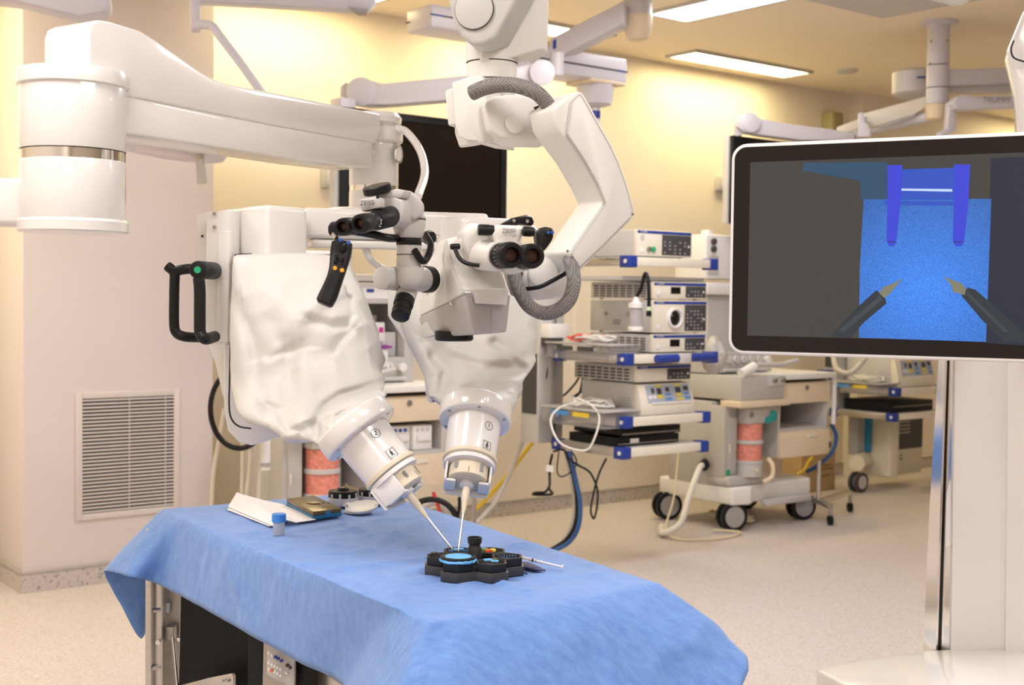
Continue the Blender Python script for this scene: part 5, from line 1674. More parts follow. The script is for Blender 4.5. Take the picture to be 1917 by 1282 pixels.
generator(TWR, 'ivory electrosurgical generator with yellow and blue control fields on the near tower', 0.13, 0.49, 0.03, 0.46, zS3 + 0.002, z5b - 0.004)
for i, (a0, a1, hh) in enumerate(((0.0, 0.42, 0.042), (0.03, 0.43, 0.040))):
    z0 = zS4 + 0.004 + i * 0.046
    t = thing('video_recorder', ('flat black video recorder with a white sticker lying on the lowest shelf', 'flat black video recorder lying on top of another recorder')[i], 'recorder', TWR.p(0.2, 0.2, z0), 'black recorders on the lowest shelf')
    TWR.box('case', a0, a1, 0.06, 0.40, z0, z0 + hh, BLACKG if i else BLACK, t, 0.003)
    TWR.box('front_strip', a0 + 0.01, a1 - 0.01, 0.0585, 0.06, z0 + 0.006, z0 + 0.012, STEELD, t)
    if i == 0:
        TWR.box('sticker', a0 + 0.09, a0 + 0.145, 0.0575, 0.06, z0 + 0.012, z0 + 0.032, ABS, t)
# hanging clear trays with cables on the tower's left side
FILM = [DGREY, DGREY]
clear_tray(TWR, 'clear tray of red and white cables hanging beside the middle shelf', -0.10, 0.10, 0.02, 0.46, zS2 - 0.03, zS2 + 0.045, [DGREY, DGREY], 'clear trays on the near tower')
coil('cable_coil', 'coil of white cables lying in the tray beside the middle shelf', TWR, 0.0, 0.22, zS2 + 0.05, 0.09, 5, 0.005, WHOSE, seed=2)
coil('cable_coil', 'coil of red cable lying in the tray beside the middle shelf', TWR, -0.01, 0.27, zS2 + 0.052, 0.085, 3, 0.004, mat('red_cable', (0.70, 0.10, 0.08), 0.4), seed=5)
clear_tray(TWR, 'clear tray with blue and yellow labels hanging beside the third shelf', -0.12, 0.10, 0.02, 0.47, zS3 - 0.05, zS3 + 0.03, [mat('label_yellow', (0.8, 0.6, 0.05), 0.5), mat('label_blue', (0.08, 0.30, 0.70), 0.5)], 'clear trays on the near tower')
coil('cable_coil', 'coil of white cables lying in the tray with blue and yellow labels', TWR, 0.0, 0.24, zS3 + 0.035, 0.10, 6, 0.005, WHOSE, seed=9)
B().tube([W(1078, 752, 6.1), W(1045, 765, 6.0), W(1031, 790, 5.95), W(1050, 830, 5.9), W(1095, 843, 5.9), W(1113, 820, 5.9), W(1122, 780, 5.95), W(1105, 757, 6.05), W(1080, 745, 6.1)], 0.0048, 8).obj('white_cable_loop', WHOSE, None, label='white cable loop dangling from the tray with blue and yellow labels', cat='cable')
# water bottle and its tube at the side of the light source
wb = thing('water_bottle', 'clear water bottle with white cap and black tube at the light source', 'bottle', W(1190, 620, 6.05))
pb_ = W(1190, 619, 6.04)
B().lathe(pb_, Z, [(0, 0.036), (0.01, 0.038), (0.02, 0.036)], 28).obj('foot_ring', ABS, wb)
B().lathe(pb_, Z, [(0.015, 0.034), (0.09, 0.032), (0.115, 0.028)], 28).obj('bottle', mat('clear_bottle', (0.62, 0.61, 0.63), 0.15, trans=0.45), wb)
B().lathe(pb_, Z, [(0.108, 0.037), (0.13, 0.037), (0.135, 0.02), (0.16, 0.010)], 28).obj('cap', ABS, wb)
B().tube([pb_ + Z * 0.155, W(1200, 540, 6.02), W(1208, 512, 6.0), W(1214, 530, 5.98), W(1215, 575, 5.98)], 0.009, 10).obj('tube', BLACK, wb)
B().lathe(W(1215, 572, 5.98), -Z, [(0, 0.010), (0.03, 0.011), (0.032, 0.013), (0.05, 0.012)], 16).obj('tube_end', BLACK, wb)
B().lathe(W(1215, 574, 5.98), -Z, [(0, 0.0125), (0.018, 0.0125)], 16).obj('tube_collar', mat('pale_green', (0.6, 0.75, 0.5), 0.4), wb)
# wrapped parcel behind
pc_ = W(1335, 665, 6.75)
rg = []
for i in range(9):
    t = i / 8
    rg.append([pc_ + V((math.cos(a) * 0.075, math.sin(a) * 0.09, 0)) * (math.sin(math.pi * (0.08 + 0.86 * t)) * (1 + 0.25 * noise.noise(V((math.cos(a) * 3, math.sin(a) * 3, t * 5))))) + Z * ((t - 0.5) * 0.20) for a in [2 * math.pi * k / 20 for k in range(20)]])
B().loft(rg).obj('wrapped_bundle', mat('crinkled_film', (0.66, 0.64, 0.62), 0.18, var=0.15, scale=60, bump=0.8, trans=0.3), None, label='bundle wrapped in crinkled clear film behind the near tower', cat='bundle')

# cables and hoses under and beside the tower
cab = [
    ('grey hose drooping between the robot sleeve and the near tower', GHOSE, 0.013, [(1003, 600), (1000, 660), (996, 730), (985, 800), (965, 860), (930, 935), (893, 978)], 6.6, 'hose'),
    ('yellow gas hose hanging in front of the back wall', YHOSE, 0.012, [(1016, 775), (1005, 815), (980, 850), (945, 895), (905, 940), (886, 956)], 6.7, 'hose'),
    ('thick blue hose arching from the tower down behind the table', BHOSE, 0.012, [(1066, 845), (1076, 890), (1086, 940), (1083, 985), (1065, 1015), (1030, 1034)], 6.2, 'hose'),
    ('black hose running down alongside the blue hose behind the table', BLACK, 0.011, [(1060, 845), (1072, 885), (1080, 935), (1077, 980), (1060, 1010), (1030, 1030)], 6.3, 'hose'),
    ('pale grey hose running down behind the black hose', GHOSE, 0.010, [(1058, 845), (1068, 890), (1075, 940), (1072, 975), (1055, 1008), (1025, 1030)], 6.4, 'hose'),
    ('thin black cable with a long loop under the lowest shelf', BLACK, 0.006, [(1036, 845), (1055, 842), (1070, 862), (1085, 872), (1105, 885), (1118, 915), (1118, 945), (1112, 970), (1106, 955), (1112, 920), (1122, 885), (1135, 858)], 6.2, 'cable'),
    ('short black mains lead with tied loop under the corner block', BLACK, 0.007, [(1034, 850), (1029, 875), (1029, 905), (1028, 915), (1034, 924), (1015, 926), (998, 925), (1004, 922), (1020, 921), (1028, 912)], 6.25, 'cable'),
    ('thin dark lead making a small loop below the lowest shelf', BLACK, 0.004, [(1046, 845), (1043, 880), (1050, 892), (1065, 886), (1078, 872), (1078, 858), (1070, 845)], 6.25, 'cable'),
    ('black lead hanging down the left edge of the tower column', BLACK, 0.008, [(1012, 590), (1015, 640), (1024, 690), (1020, 730), (1027, 780), (1033, 830)], 6.45, 'cable'),
    ('second black lead crossing down the tower column', BLACK, 0.007, [(1021, 592), (1018, 640), (1025, 670), (1021, 710), (1012, 728), (996, 722)], 6.4, 'cable'),
    ('grey corrugated hose bulging beside the tower column', GHOSE, 0.012, [(1017, 655), (1010, 680), (1012, 715), (1022, 745)], 6.5, 'hose'),
    ('black lead sagging between tower column and units', BLACK, 0.006, [(1028, 752), (1055, 740), (1075, 720), (1090, 700), (1085, 735), (1070, 745), (1100, 725)], 6.5, 'cable'),
]
for lab, mt_, r, pts, d, ct_ in cab:
    B().tube([W(x, y, d + 0.02 * math.sin(i * 1.7)) for i, (x, y) in enumerate(pts)], r * 0.9, 8, 8).obj(ct_, mt_, None, label=lab, cat=ct_, group='hoses and cables by the near tower')
slab('mains_plug', [(1024, 870), (1036, 872), (1036, 884), (1022, 882)], 6.24, 0.01, ABS, None, label='small white tag on the mains lead under the corner block', cat='tag')


# ------------------------------------------------------------------ anaesthesia machines
ORANGE = mat('pink_soda_lime', (0.72, 0.26, 0.20), 0.7, var=0.2, scale=60)
MACH = mat('machine_grey', (0.50, 0.48, 0.46), 0.5, var=0.015, scale=8)


def anaesthesia(o, label, upper=True):
    fr = Fr(o, U, BK)
    t = thing('anaesthesia_machine', label, 'anaesthesia machine', fr.p(0.35, 0.3, 0), 'anaesthesia machines')
    # trolley base and casters
    pts = [(0, 0), (0.12, -0.03), (0.20, 0.02), (0.70, 0.02), (0.74, 0.06), (0.74, 0.58), (0, 0.58)]
    B().prism([fr.p(a, b, 0.150) for a, b in pts], Z * 0.100).obj('base', ABS, t, 0.012, 3)
    fr.box('foot_bar', 0.26, 0.66, -0.03, 0.02, 0.125, 0.165, LGREY, t, 0.01)
    for (a, b) in ((0.05, 0.05), (0.02, 0.53), (0.68, 0.07), (0.70, 0.53)):
        cs_ = cyl_ab(fr, a, b, 0.12, 0.17, 0.018).obj('caster', MGREY, t)
        for s_ in (-0.026, 0.026):
            p = fr.p(a, b + 0.0, 0.082)
            axd = (fr.b + fr.a * 0.35).normalized()
            B().lathe(p + axd * (s_ - 0.014), axd, [(0, 0.062), (0.003, 0.082), (0.025, 0.082), (0.028, 0.062)], 32).obj('wheel', BLACK, cs_)
            B().lathe(p + axd * (s_ - 0.0165), axd, [(0, 0.02), (0.001, 0.060), (0.033, 0.060)], 28).obj('hub_cap', MGREY, cs_)
    # main body with the absorber bay
    fr.box('body', 0.0, 0.36, 0.17, 0.50, 0.24, 0.72, MACH, t, 0.006)
    fr.box('body_front', -0.01, 0.09, 0.06, 0.20, 0.30, 0.70, MACH, t, 0.006)
    fr.box('service_door', 0.012, 0.084, 0.052, 0.06, 0.32, 0.64, MACH, t, 0.002)
    fr.box('door_handle', 0.02, 0.027, 0.044, 0.052, 0.44, 0.49, IVORY, t, 0.002)
    fr.box('body_foot', -0.01, 0.26, 0.02, 0.20, 0.25, 0.31, MACH, t, 0.02)
    fr.box('upper_box', 0.03, 0.40, -0.02, 0.52, 0.735, 0.872, MACH, t, 0.008)
    fr.box('ledge', -0.005, 0.42, -0.05, 0.10, 0.70, 0.735, BEIGE, t, 0.004)
    fr.box('valve_panel', 0.255, 0.405, -0.026, -0.018, 0.81, 0.87, LGREY, t, 0.003)
    for a in (0.30, 0.37):
        p = fr.p(a, -0.026, 0.845)
        B().cyl(p, p - fr.b * 0.02, 0.012, n=16).obj('valve', STEELD, t)
    fr.box('valve_housing', 0.10, 0.36, -0.01, 0.14, 0.60, 0.70, MACH, t, 0.01)
    p = fr.p(0.13, -0.012, 0.655)
    B().cyl(p, p - fr.b * 0.006, 0.014, n=18).obj('gauge', STEELD, t)
    B().prism([fr.p(0.25, -0.03, 0.60), fr.p(0.33, -0.03, 0.61), fr.p(0.33, -0.03, 0.67), fr.p(0.295, -0.03, 0.67), fr.p(0.29, -0.03, 0.64), fr.p(0.25, -0.03, 0.635)], fr.b * 0.05).obj('release_catch', TEAL, t, 0.004)
    ac_ = fr.p(0.19, 0.06, 0)
    for z0, z1 in ((0.505, 0.60), (0.39, 0.485)):
        B().lathe(ac_, Z, [(z0, 0.078), (z1, 0.078)], 36).obj('absorber_canister', ORANGE, t)
    for z0, z1 in ((0.483, 0.508), (0.372, 0.392)):
        B().lathe(ac_, Z, [(z0, 0.080), (z0 + 0.004, 0.086), (z1 - 0.004, 0.086), (z1, 0.080)], 36).obj('canister_ring', LGREY, t)
    B().lathe(ac_, Z, [(0.30, 0.08), (0.31, 0.082), (0.375, 0.082)], 36).obj('canister_base', LGREY, t)
    B().cyl(ac_ - fr.b * 0.08 + Z * 0.34 - fr.a * 0.02, ac_ - fr.b * 0.09 + Z * 0.34 - fr.a * 0.02, 0.012).obj('drain_valve', GOLD, t)
    B().tube([fr.p(0.27, -0.02, 0.40), fr.p(0.275, -0.05, 0.36), fr.p(0.27, -0.05, 0.30), fr.p(0.22, -0.03, 0.27)], 0.014, 10).obj('guard_handle', BEIGE, t)
    B().cyl(fr.p(0.02, -0.006, 0.33) - fr.b * -0.06, fr.p(0.02, 0.052, 0.33), 0.018, n=18).obj('green_mark', GREEN, t)
    # drawer unit
    A0, A1, Bq = 0.41, 0.86, 0.03
    fr.box('drawer_case', A0, A0 + 0.02, Bq, 0.50, 0.39, 0.84, LGREY, t, 0.003)
    fr.box('drawer_case', A1 - 0.02, A1, Bq, 0.50, 0.39, 0.84, LGREY, t, 0.003)
    fr.box('shelf_board', A0 + 0.02, A1 - 0.02, Bq, 0.50, 0.535, 0.555, LGREY, t)
    fr.box('shelf_back', A0 + 0.02, A1 - 0.02, 0.46, 0.50, 0.39, 0.84, MACH, t)
    for z0, z1, kb in ((0.70, 0.82, True), (0.385, 0.535, False)):
        dw = fr.box('drawer', A0 + 0.002, A1 - 0.002, Bq - 0.02, Bq + 0.36, z0, z1, BEIGE, t, 0.004)
        if kb:
            p = fr.p((A0 + A1) / 2, Bq - 0.02, z1 - 0.03)
            B().cyl(p, p - fr.b * 0.008, 0.014, n=16).obj('lock', STEELD, dw)
        else:
            fr.box('grip', (A0 + A1) / 2 + 0.02, (A0 + A1) / 2 + 0.11, Bq - 0.026, Bq - 0.02, z1 - 0.04, z1 - 0.02, IVORY, dw, 0.002)
    fr.box('worktop', 0.34, A1 + 0.02, -0.02, 0.50, 0.842, 0.875, ABS, t, 0.006)
    B().tube([fr.p(A1 + 0.045, 0.02, 0.85), fr.p(A1 + 0.05, 0.02, 0.72), fr.p(A1 + 0.045, 0.02, 0.56)], 0.014, 10).obj('side_rail', ABS, t)
    fr.box('support', 0.40, 0.66, 0.20, 0.45, 0.24, 0.40, BEIGE, t)
    # gas panel above the worktop
    sh = 0.22 if upper else 0.0
    gp_ = fr.box('gas_panel', 0.10 + sh, 0.52 + sh, 0.20, 0.34, 0.878, 1.00, LGREY, t, 0.008)
    for i in range(5):
        p = fr.p(0.16 + sh + i * 0.065, 0.198, 0.955)
        B().cyl(p, p - fr.b * 0.012, 0.020, n=20).obj('gauge', ABS, gp_)
        B().box(p - fr.b * 0.0135, (0.003, 0.001, 0.026), ((fr.a + Z * 0.6).normalized(), fr.b, Z)).obj('pointer', INK, gp_)
    p = fr.p(0.485 + sh, 0.20, 0.95)
    B().cyl(p, p - fr.b * 0.035, 0.022, n=20).obj('knob', ABS, gp_, 0.003)
    B().cyl(fr.p(0.10 + sh, 0.17, 0.895), fr.p(0.50 + sh, 0.17, 0.895), 0.010, n=14).obj('hand_rail', LGREY, t)
    B().tube([fr.p(0.12, 0.0, 0.90), fr.p(0.20, 0.02, 0.93), fr.p(0.42, 0.02, 0.93), fr.p(0.56, 0.02, 0.95)], 0.015, 10).obj('breathing_arm', LGREY, t)
    B().cyl(fr.p(0.05, 0.0, 0.885), fr.p(0.16, 0.0, 0.925), 0.028, n=18).obj('breathing_valve', ABS, t)
    if upper:
        fr.box('upper_column', 0.20, 0.30, 0.20, 0.48, 0.872, 1.36, MACH, t, 0.006)
        fr.box('upper_column', 0.73, 0.79, 0.20, 0.48, 0.875, 1.36, LGREY, t, 0.006)
        fr.box('upper_back', 0.30, 0.73, 0.44, 0.48, 1.0, 1.36, MGREY, t)
        fr.box('hood', 0.12, 0.82, 0.12, 0.50, 1.26, 1.36, LGREY, t, 0.012)
        fr.box('hood_top', 0.14, 0.80, 0.14, 0.50, 1.365, 1.40, ABS, t, 0.01)
        fr.box('hood_label', 0.44, 0.62, 0.1185, 0.12, 1.285, 1.335, ABS, t)
        fr.box('hood_mark', 0.46, 0.50, 0.1165, 0.1185, 1.315, 1.33, NAVY, t)
        lettering('maker_lettering', 'Ohmeda', fr.p(0.34, 0.1165, 1.30), fr.a, Z, 0.045, TEAL, t)
        # vaporiser
        vp = fr.box('vaporiser', 0.490, 0.630, 0.22, 0.36, 1.00, 1.17, ABS, t, 0.006)
        B().lathe(fr.p(0.56, 0.29, 1.17), Z, [(0, 0.055), (0.03, 0.055), (0.035, 0.05)], 28).obj('dial', mat('vaporiser_dial_grey', (0.35, 0.34, 0.34), 0.3), vp)
        fr.box('filler', 0.520, 0.630, 0.19, 0.23, 0.95, 1.045, ABS, vp, 0.004)
        PUR = mat('purple_collar', (0.30, 0.03, 0.32), 0.4)
        B().prism([fr.p(0.505, 0.175, 1.045), fr.p(0.645, 0.175, 1.045), fr.p(0.630, 0.235, 1.052), fr.p(0.520, 0.235, 1.052)], Z * 0.010).obj('purple_collar', PUR, vp, 0.002)
        fr.box('filler_cap', 0.550, 0.600, 0.18, 0.215, 1.055, 1.08, MGREY, vp, 0.006)
        fr.box('level_window', 0.575, 0.588, 0.1885, 0.19, 0.965, 1.02, INK, vp)
        fr.box('vaporiser_mark', 0.595, 0.620, 0.2185, 0.22, 1.12, 1.145, mat('magenta_mark', (0.55, 0.03, 0.25), 0.4), vp)
        fr.box('spare_vaporiser', 0.645, 0.72, 0.26, 0.38, 1.00, 1.12, LGREY, t, 0.006)
    return t, fr


o2 = W(1372, 900, 7.15)
m2, f2 = anaesthesia(V((o2.x, o2.y, 0)), 'grey and beige anaesthesia machine on big casters to the right of the near shelf tower', False)
o1 = V((o2.x - 2.22, o2.y - 1.42, 0))
m1, f1 = anaesthesia(o1, 'grey anaesthesia machine with white vaporiser behind the two robot tool arms')
# modules in the open shelf of the machine behind the robot
md_ = thing('module_rack', 'white plug-in monitoring modules in the open shelf of the anaesthesia machine', 'modules', f1.p(0.62, 0.2, 0.557))
for i in range(3):
    a = 0.45 + i * 0.115
    mm = f1.box('module', a, a + 0.11, 0.06 - 0.02 * (i == 2), 0.30, 0.557, 0.675, ABS, md_, 0.004)
    for k in range(3):
        p = f1.p(a + 0.025 + k * 0.028, 0.06 - 0.02 * (i == 2), 0.655)
        B().cyl(p, p - f1.b * 0.003, 0.009, n=14).obj('socket', BLUB if i == 1 else LGREY, mm)
    f1.box('latch', a + 0.02, a + 0.10, 0.048 - 0.02 * (i == 2), 0.06 - 0.02 * (i == 2), 0.60, 0.63, ABS, mm, 0.003)
# white corrugated tube and hose of the right machine
B().tube([f2.p(-0.02, 0.20, 0.36), f2.p(-0.10, 0.16, 0.35), f2.p(-0.24, 0.10, 0.22), f2.p(-0.36, 0.05, 0.08), f2.p(-0.44, 0.10, 0.03), f2.p(-0.30, 0.25, 0.03)], 0.018, 12).obj('corrugated_tube', WHOSE, None, label='white corrugated tube trailing from the anaesthesia machine onto the floor', cat='tube')
B().cyl(f2.p(-0.06, 0.17, 0.36), f2.p(0.0, 0.21, 0.365), 0.03, n=18).obj('tube_connector', BLACK, None, label='black connector where the white corrugated tube enters the machine', cat='connector')
B().tube([f2.p(-0.10, 0.05, 0.02), f2.p(0.0, -0.06, 0.012), f2.p(-0.2, -0.12, 0.012), f2.p(-0.42, -0.02, 0.012), f2.p(-0.40, 0.12, 0.04), f2.p(-0.26, 0.2, 0.20), f2.p(-0.12, 0.30, 0.5)], 0.006, 8).obj('thin_tube', mat('cream_tube', (0.70, 0.62, 0.42), 0.4), None, label='thin cream tube looping over the floor by the caster', cat='tube')
coil('cable_coil', 'coil of cream tubing lying under the anaesthesia machine', f2, 0.28, 0.25, 0.012, 0.11, 3, 0.010, mat('cream_tube', (0.7, 0.62, 0.42), 0.4), seed=12, flat_=0.2)
B().tube([f2.p(0.92, 0.05, 0.56), f2.p(0.95, 0.03, 0.48), f2.p(0.92, 0.04, 0.38), f2.p(0.86, 0.1, 0.30), f2.p(0.84, 0.16, 0.26)], 0.012, 10).obj('breathing_hose', BHOSE, None, label='dark blue hose hanging from the worktop rail of the machine', cat='hose')
# bits on the worktop of the right machine
B().lathe(f2.p(0.10, 0.05, 0.873), Z, [(0, 0.02), (0.02, 0.022), (0.03, 0.012)], 16).obj('teal_cap', TEAL, None, label='small teal cap standing on the right anaesthesia machine', cat='cap')

# patient monitor peeping out left of the big monitor
pm = thing('patient_monitor', 'white bedside patient monitor with two round dials partly behind the big monitor', 'patient monitor', W(1375, 570, 7.3))
MPF = Fr(V((W(1322, 500, 7.3).x, W(1322, 500, 7.3).y, 0)), U, BK)
zq = lambda y: _z(y, 7.4, 1340)
MPF.box('body', 0.0, 0.42, 0, 0.25, zq(522), zq(440), ABS, pm, 0.012)
MPF.box('screen', 0.24, 0.40, -0.006, 0.002, zq(512), zq(450), BLACKG, pm)
MPF.box('handle', 0.10, 0.14, 0.08, 0.14, zq(440), zq(430), ABS, pm, 0.004)
for y in (453, 467):
    p = MPF.p(0.05, 0.0, zq(y))
    B().cyl(p, p - MPF.b * 0.02, 0.018, n=18).obj('dial', DGREY, pm, 0.003)
MPF.box('slot', 0.02, 0.10, -0.004, 0.0, zq(487), zq(480), LGREY, pm)
MPF.box('stand_top', -0.03, 0.46, -0.04, 0.28, zq(552), zq(530), ABS, pm, 0.01)
MPF.box('slot', 0.015, 0.10, -0.004, 0.0, zq(516), zq(505), LGREY, pm)
MPF.box('pedestal', 0.02, 0.42, 0.0, 0.24, 0.876, zq(552), LGREY, pm, 0.01)

# ------------------------------------------------------------------ far right: second shelf tower, column stand, boxes
q = W(1676, 740, 8.35)
FT = Fr(V((q.x, q.y, 0)), U, BK)
zf1, zf2 = _z(727, 8.4, 1680), _z(774, 8.4, 1680)
ft = thing('shelf_tower', 'far shelf tower with blue corner blocks standing near the pier', 'shelf tower', FT.p(0.3, 0.3, zf2))
shelf(FT, ft, zf1, 0, 0.56, 0, 0.5)
shelf(FT, ft, zf2, -0.02, 0.56, 0, 0.5)
FT.box('column', -0.02, 0.14, 0.46, 0.56, zf2 - 0.02, 1.45, LGREY, ft, 0.004)
FT.box('service_panel', -0.025, -0.02, 0.47, 0.55, 0.85, 1.05, DGREY, ft)
generator(FT, 'ivory electrosurgical generator on the far shelf tower', 0.08, 0.50, 0.04, 0.45, zf1 + 0.002, zf1 + 0.19)
t = thing('video_recorder', 'flat black recorder lying on the lower shelf of the far tower', 'recorder', FT.p(0.2, 0.2, zf2))
FT.box('case', 0.03, 0.50, 0.05, 0.42, zf2 + 0.003, zf2 + 0.075, BLACK, t, 0.003)
FT.box('front_strip', 0.05, 0.48, 0.0485, 0.05, zf2 + 0.038, zf2 + 0.042, STEELD, t)
clear_tray(FT, 'clear tray with blue and yellow labels hanging on the far tower', -0.12, 0.10, 0.04, 0.46, zf1 - 0.04, zf1 + 0.03, [mat('label_yellow', (0.8, 0.6, 0.05), 0.5), mat('label_blue', (0.08, 0.30, 0.70), 0.5)], 'clear trays on the far tower')
coil('cable_coil', 'coil of pale cables lying in the tray of the far tower', FT, 0.0, 0.22, zf1 + 0.035, 0.09, 5, 0.006, WHOSE, seed=21)
B().tube([W(1560, 665, 8.5), W(1566, 690, 8.4), W(1590, 698, 8.3), W(1612, 680, 8.3), W(1625, 660, 8.4)], 0.018, 10).obj('grey_hose', GHOSE, None, label='thick grey hose sagging behind the monitor by the far tower', cat='hose')
FT.box('hose_bracket', -0.12, -0.03, 0.47, 0.55, zf1 + 0.02, zf1 + 0.10, NAVY, None, 0.006, label='dark blue box beside the generator of the far tower', cat='box')

cq = onz(1690, 905, 0)
CS = Fr(V((2.62, 8.83, 0)), U, BK)
cs2 = thing('mobile_cabinet', 'cream rounded mobile cabinet on casters below the far shelf tower', 'cabinet', CS.p(0.1, 0.1, 0))
CREAM = mat('cream_enamel', (0.74, 0.68, 0.55), 0.45, var=0.01)
pts = [(-0.06, 0.0), (-0.05, -0.04), (0.0, -0.05), (0.04, -0.05), (0.04, 0.02), (0.42, 0.02), (0.42, 0.22), (-0.06, 0.22)]
B().prism([CS.p(a, b, 0.09) for a, b in pts], Z * 0.42).obj('body', CREAM, cs2, 0.015, 3)
CS.box('dark_front', 0.06, 0.40, 0.012, 0.02, 0.27, 0.49, DGREY, cs2)
for i in range(5):
    CS.box('front_louvre', 0.08, 0.24, 0.006, 0.012, 0.38 + i * 0.025, 0.392 + i * 0.025, MGREY, cs2)
CS.box('blue_strip', -0.115, -0.07, 0.10, 0.16, 0.26, 0.52, mat('cyan_plastic', (0.02, 0.24, 0.42), 0.4), cs2)
CS.box('rear_post', -0.20, -0.12, 0.12, 0.20, 0.24, 0.52, MGREY, cs2)
for (a, b) in ((0.10, 0.012), (0.10, 0.0121), (0.16, 0.012)):
    for z in (0.20, 0.225):
        p = CS.p(a, 0.02, z)
        B().cyl(p, p - CS.b * 0.004, 0.007, n=10).obj('screw', DGREY, cs2)
for (a0, b0, nm) in ((-0.30, 0.05, 'outrigger'), (0.30, -0.20, 'outrigger')):
    B().tube([CS.p(a0, b0, 0.20), CS.p(a0 + 0.08, b0 + 0.03, 0.205), CS.p(a0 + 0.24, b0 + 0.10, 0.20)], 0.055, 14).obj(nm, CREAM, cs2)
    for s_ in (-0.025, 0.025):
        p = CS.p(a0 + 0.02, b0 + s_, 0.07)
        B().lathe(p - CS.b * 0.012, CS.b, [(0, 0.05), (0.002, 0.068), (0.022, 0.068), (0.024, 0.05)], 28).obj('wheel', DGREY, cs2)
        B().lathe(p - CS.b * 0.014, CS.b, [(0, 0.02), (0.001, 0.045), (0.028, 0.045)], 24).obj('hub_cap', LGREY, cs2)

BX = Fr(V((1.96, 8.60, 0)), U, BK)
cb = thing('cardboard_box', 'brown cardboard box with printed writing on the floor behind the machine', 'box', BX.p(0.15, 0.08, 0))
BX.box('carton', 0, 0.36, 0, 0.18, 0.0, 0.26, CARD, cb, 0.003)
BX.box('flap', 0.0, 0.18, -0.002, 0.0, 0.225, 0.258, CARD, cb)
BX.box('flap', 0.185, 0.36, -0.002, 0.0, 0.225, 0.258, CARD, cb)
for i, (a0, a1, z) in enumerate(((0.16, 0.32, 0.17), (0.14, 0.33, 0.145), (0.20, 0.30, 0.10))):
    BX.box('printed_line', a0, a1, -0.0035, -0.002, z, z + 0.008, mat('carton_print', (0.22, 0.10, 0.05), 0.7), cb)
bc = thing('equipment_case', 'small cream case with black fittings standing on the cardboard box', 'case', BX.p(0.2, 0.08, 0.26))
BX.box('case', 0.10, 0.34, 0.01, 0.17, 0.261, 0.36, CREAM, bc, 0.012)
BX.box('latch', 0.14, 0.20, 0.004, 0.012, 0.31, 0.335, BLACK, bc, 0.002)
BX.box('latch', 0.24, 0.32, 0.004, 0.012, 0.29, 0.33, DGREY, bc, 0.002)
for lab, mt_, pts in (('yellow strap bundle beside the cardboard box', YHOSE, [(1492, 888), (1505, 880), (1515, 862), (1522, 856)]),):
    B().tube([W(x, y, 8.5) for x, y in pts], 0.010, 8).obj('strap', mt_, None, label=lab, cat='strap')

sb = thing('wheeled_stool_base', 'grey steel wheeled foot of a stand beside the machine casters', 'stand', W(1560, 955, 7.6))
SB = onz(1532, 938, 0.12)
arms = [onz(1592, 922, 0.12), onz(1555, 948, 0.11), onz(1500, 930, 0.12)]
for p in arms:
    dv_ = (p - SB)
    B().box((p + SB) / 2, (dv_.length, 0.03, 0.03), (dv_.normalized(), Z.cross(dv_.normalized()), Z)).obj('foot', STEEL, sb, 0.003)
    e = V((p.x, p.y, 0))
    B().cyl(e + Z * 0.05, e + Z * 0.115, 0.011, n=12).obj('caster_stem', STEELD, sb)
    B().lathe(e + V((-0.012, 0.0, 0.03)), V((1, 0.2, 0)), [(0, 0.022), (0.003, 0.03), (0.021, 0.03), (0.024, 0.022)], 20).obj('wheel', BLACK, sb)
B().cyl(V((SB.x, SB.y, 0.10)), V((SB.x, SB.y, 0.36)), 0.012, n=14).obj('post', STEEL, sb)

# ------------------------------------------------------------------ big dark display on its ceiling arm
TVF = Fr(V((W(640, 300, 5.6).x, W(640, 300, 5.6).y, 0)), U, BK)
zt1 = W(645, 200, 5.6).z
TVW, TVH = 0.915, 0.515
tv = thing('wall_display', 'large dark flat display hung on a pale ceiling arm behind the robot', 'display', TVF.p(TVW / 2, 0, zt1 - TVH))
TVF.box('housing', 0, TVW, 0.012, 0.07, zt1 - TVH, zt1, DGREY, tv, 0.006)
bz = 0.032
fb = TVF.box('bezel', 0, TVW, 0, 0.014, zt1 - TVH, zt1 - TVH + bz, BLACK, tv)
for (a0, a1, z0, z1) in ((0, TVW, zt1 - bz, zt1), (0, bz, zt1 - TVH + bz, zt1 - bz), (TVW - bz, TVW, zt1 - TVH + bz, zt1 - bz)):
    TVF.box('bezel', a0, a1, 0, 0.014, z0, z1, BLACK, tv)
TVF.box('screen', bz, TVW - bz, 0.008, 0.013, zt1 - TVH + bz, zt1 - bz, mat('display_glass', (0.010, 0.007, 0.005), 0.12), tv)
TVF.box('edge_strip', -0.022, 0.0, 0.02, 0.07, zt1 - TVH, zt1, LGREY, tv, 0.003)
# spring arm in front of the wall, with round joint covers
arm_d = 5.75
slab('spring_arm', [(648, 172), (655, 155), (675, 148), (695, 150), (716, 156), (760, 152), (880, 140), (1000, 118), (1030, 122), (1030, 150), (1000, 158), (860, 186), (720, 197), (690, 198), (660, 192)], arm_d, 0.10, LAV, tv, yaw=4, bevel=0.01, seg=3)
disc('joint_cover', 676, 172, 27, arm_d - 0.01, 0.012, LAV, tv, yaw=4, bevel=0.003)
disc('joint_cover', 1015, 136, 24, arm_d + 0.02, 0.012, LAV, tv, yaw=4, bevel=0.003)
slab('drop_link', [(637, 160), (648, 153), (660, 160), (657, 200), (656, 215), (636, 215)], arm_d + 0.02, 0.08, LAV, tv, yaw=4, bevel=0.006)
TVF.box('bracket', 0.02, 0.10, 0.05, 0.14, zt1 - 0.10, zt1 + 0.05, LAV, tv, 0.006)
p = W(1042, 130, 6.0)
B().lathe(V((p.x, p.y, 0)), Z, [(W(1042, 142, 6.0).z, 0.032), (W(1042, 100, 6.0).z, 0.034)], 28).obj('swivel', LAV, tv)
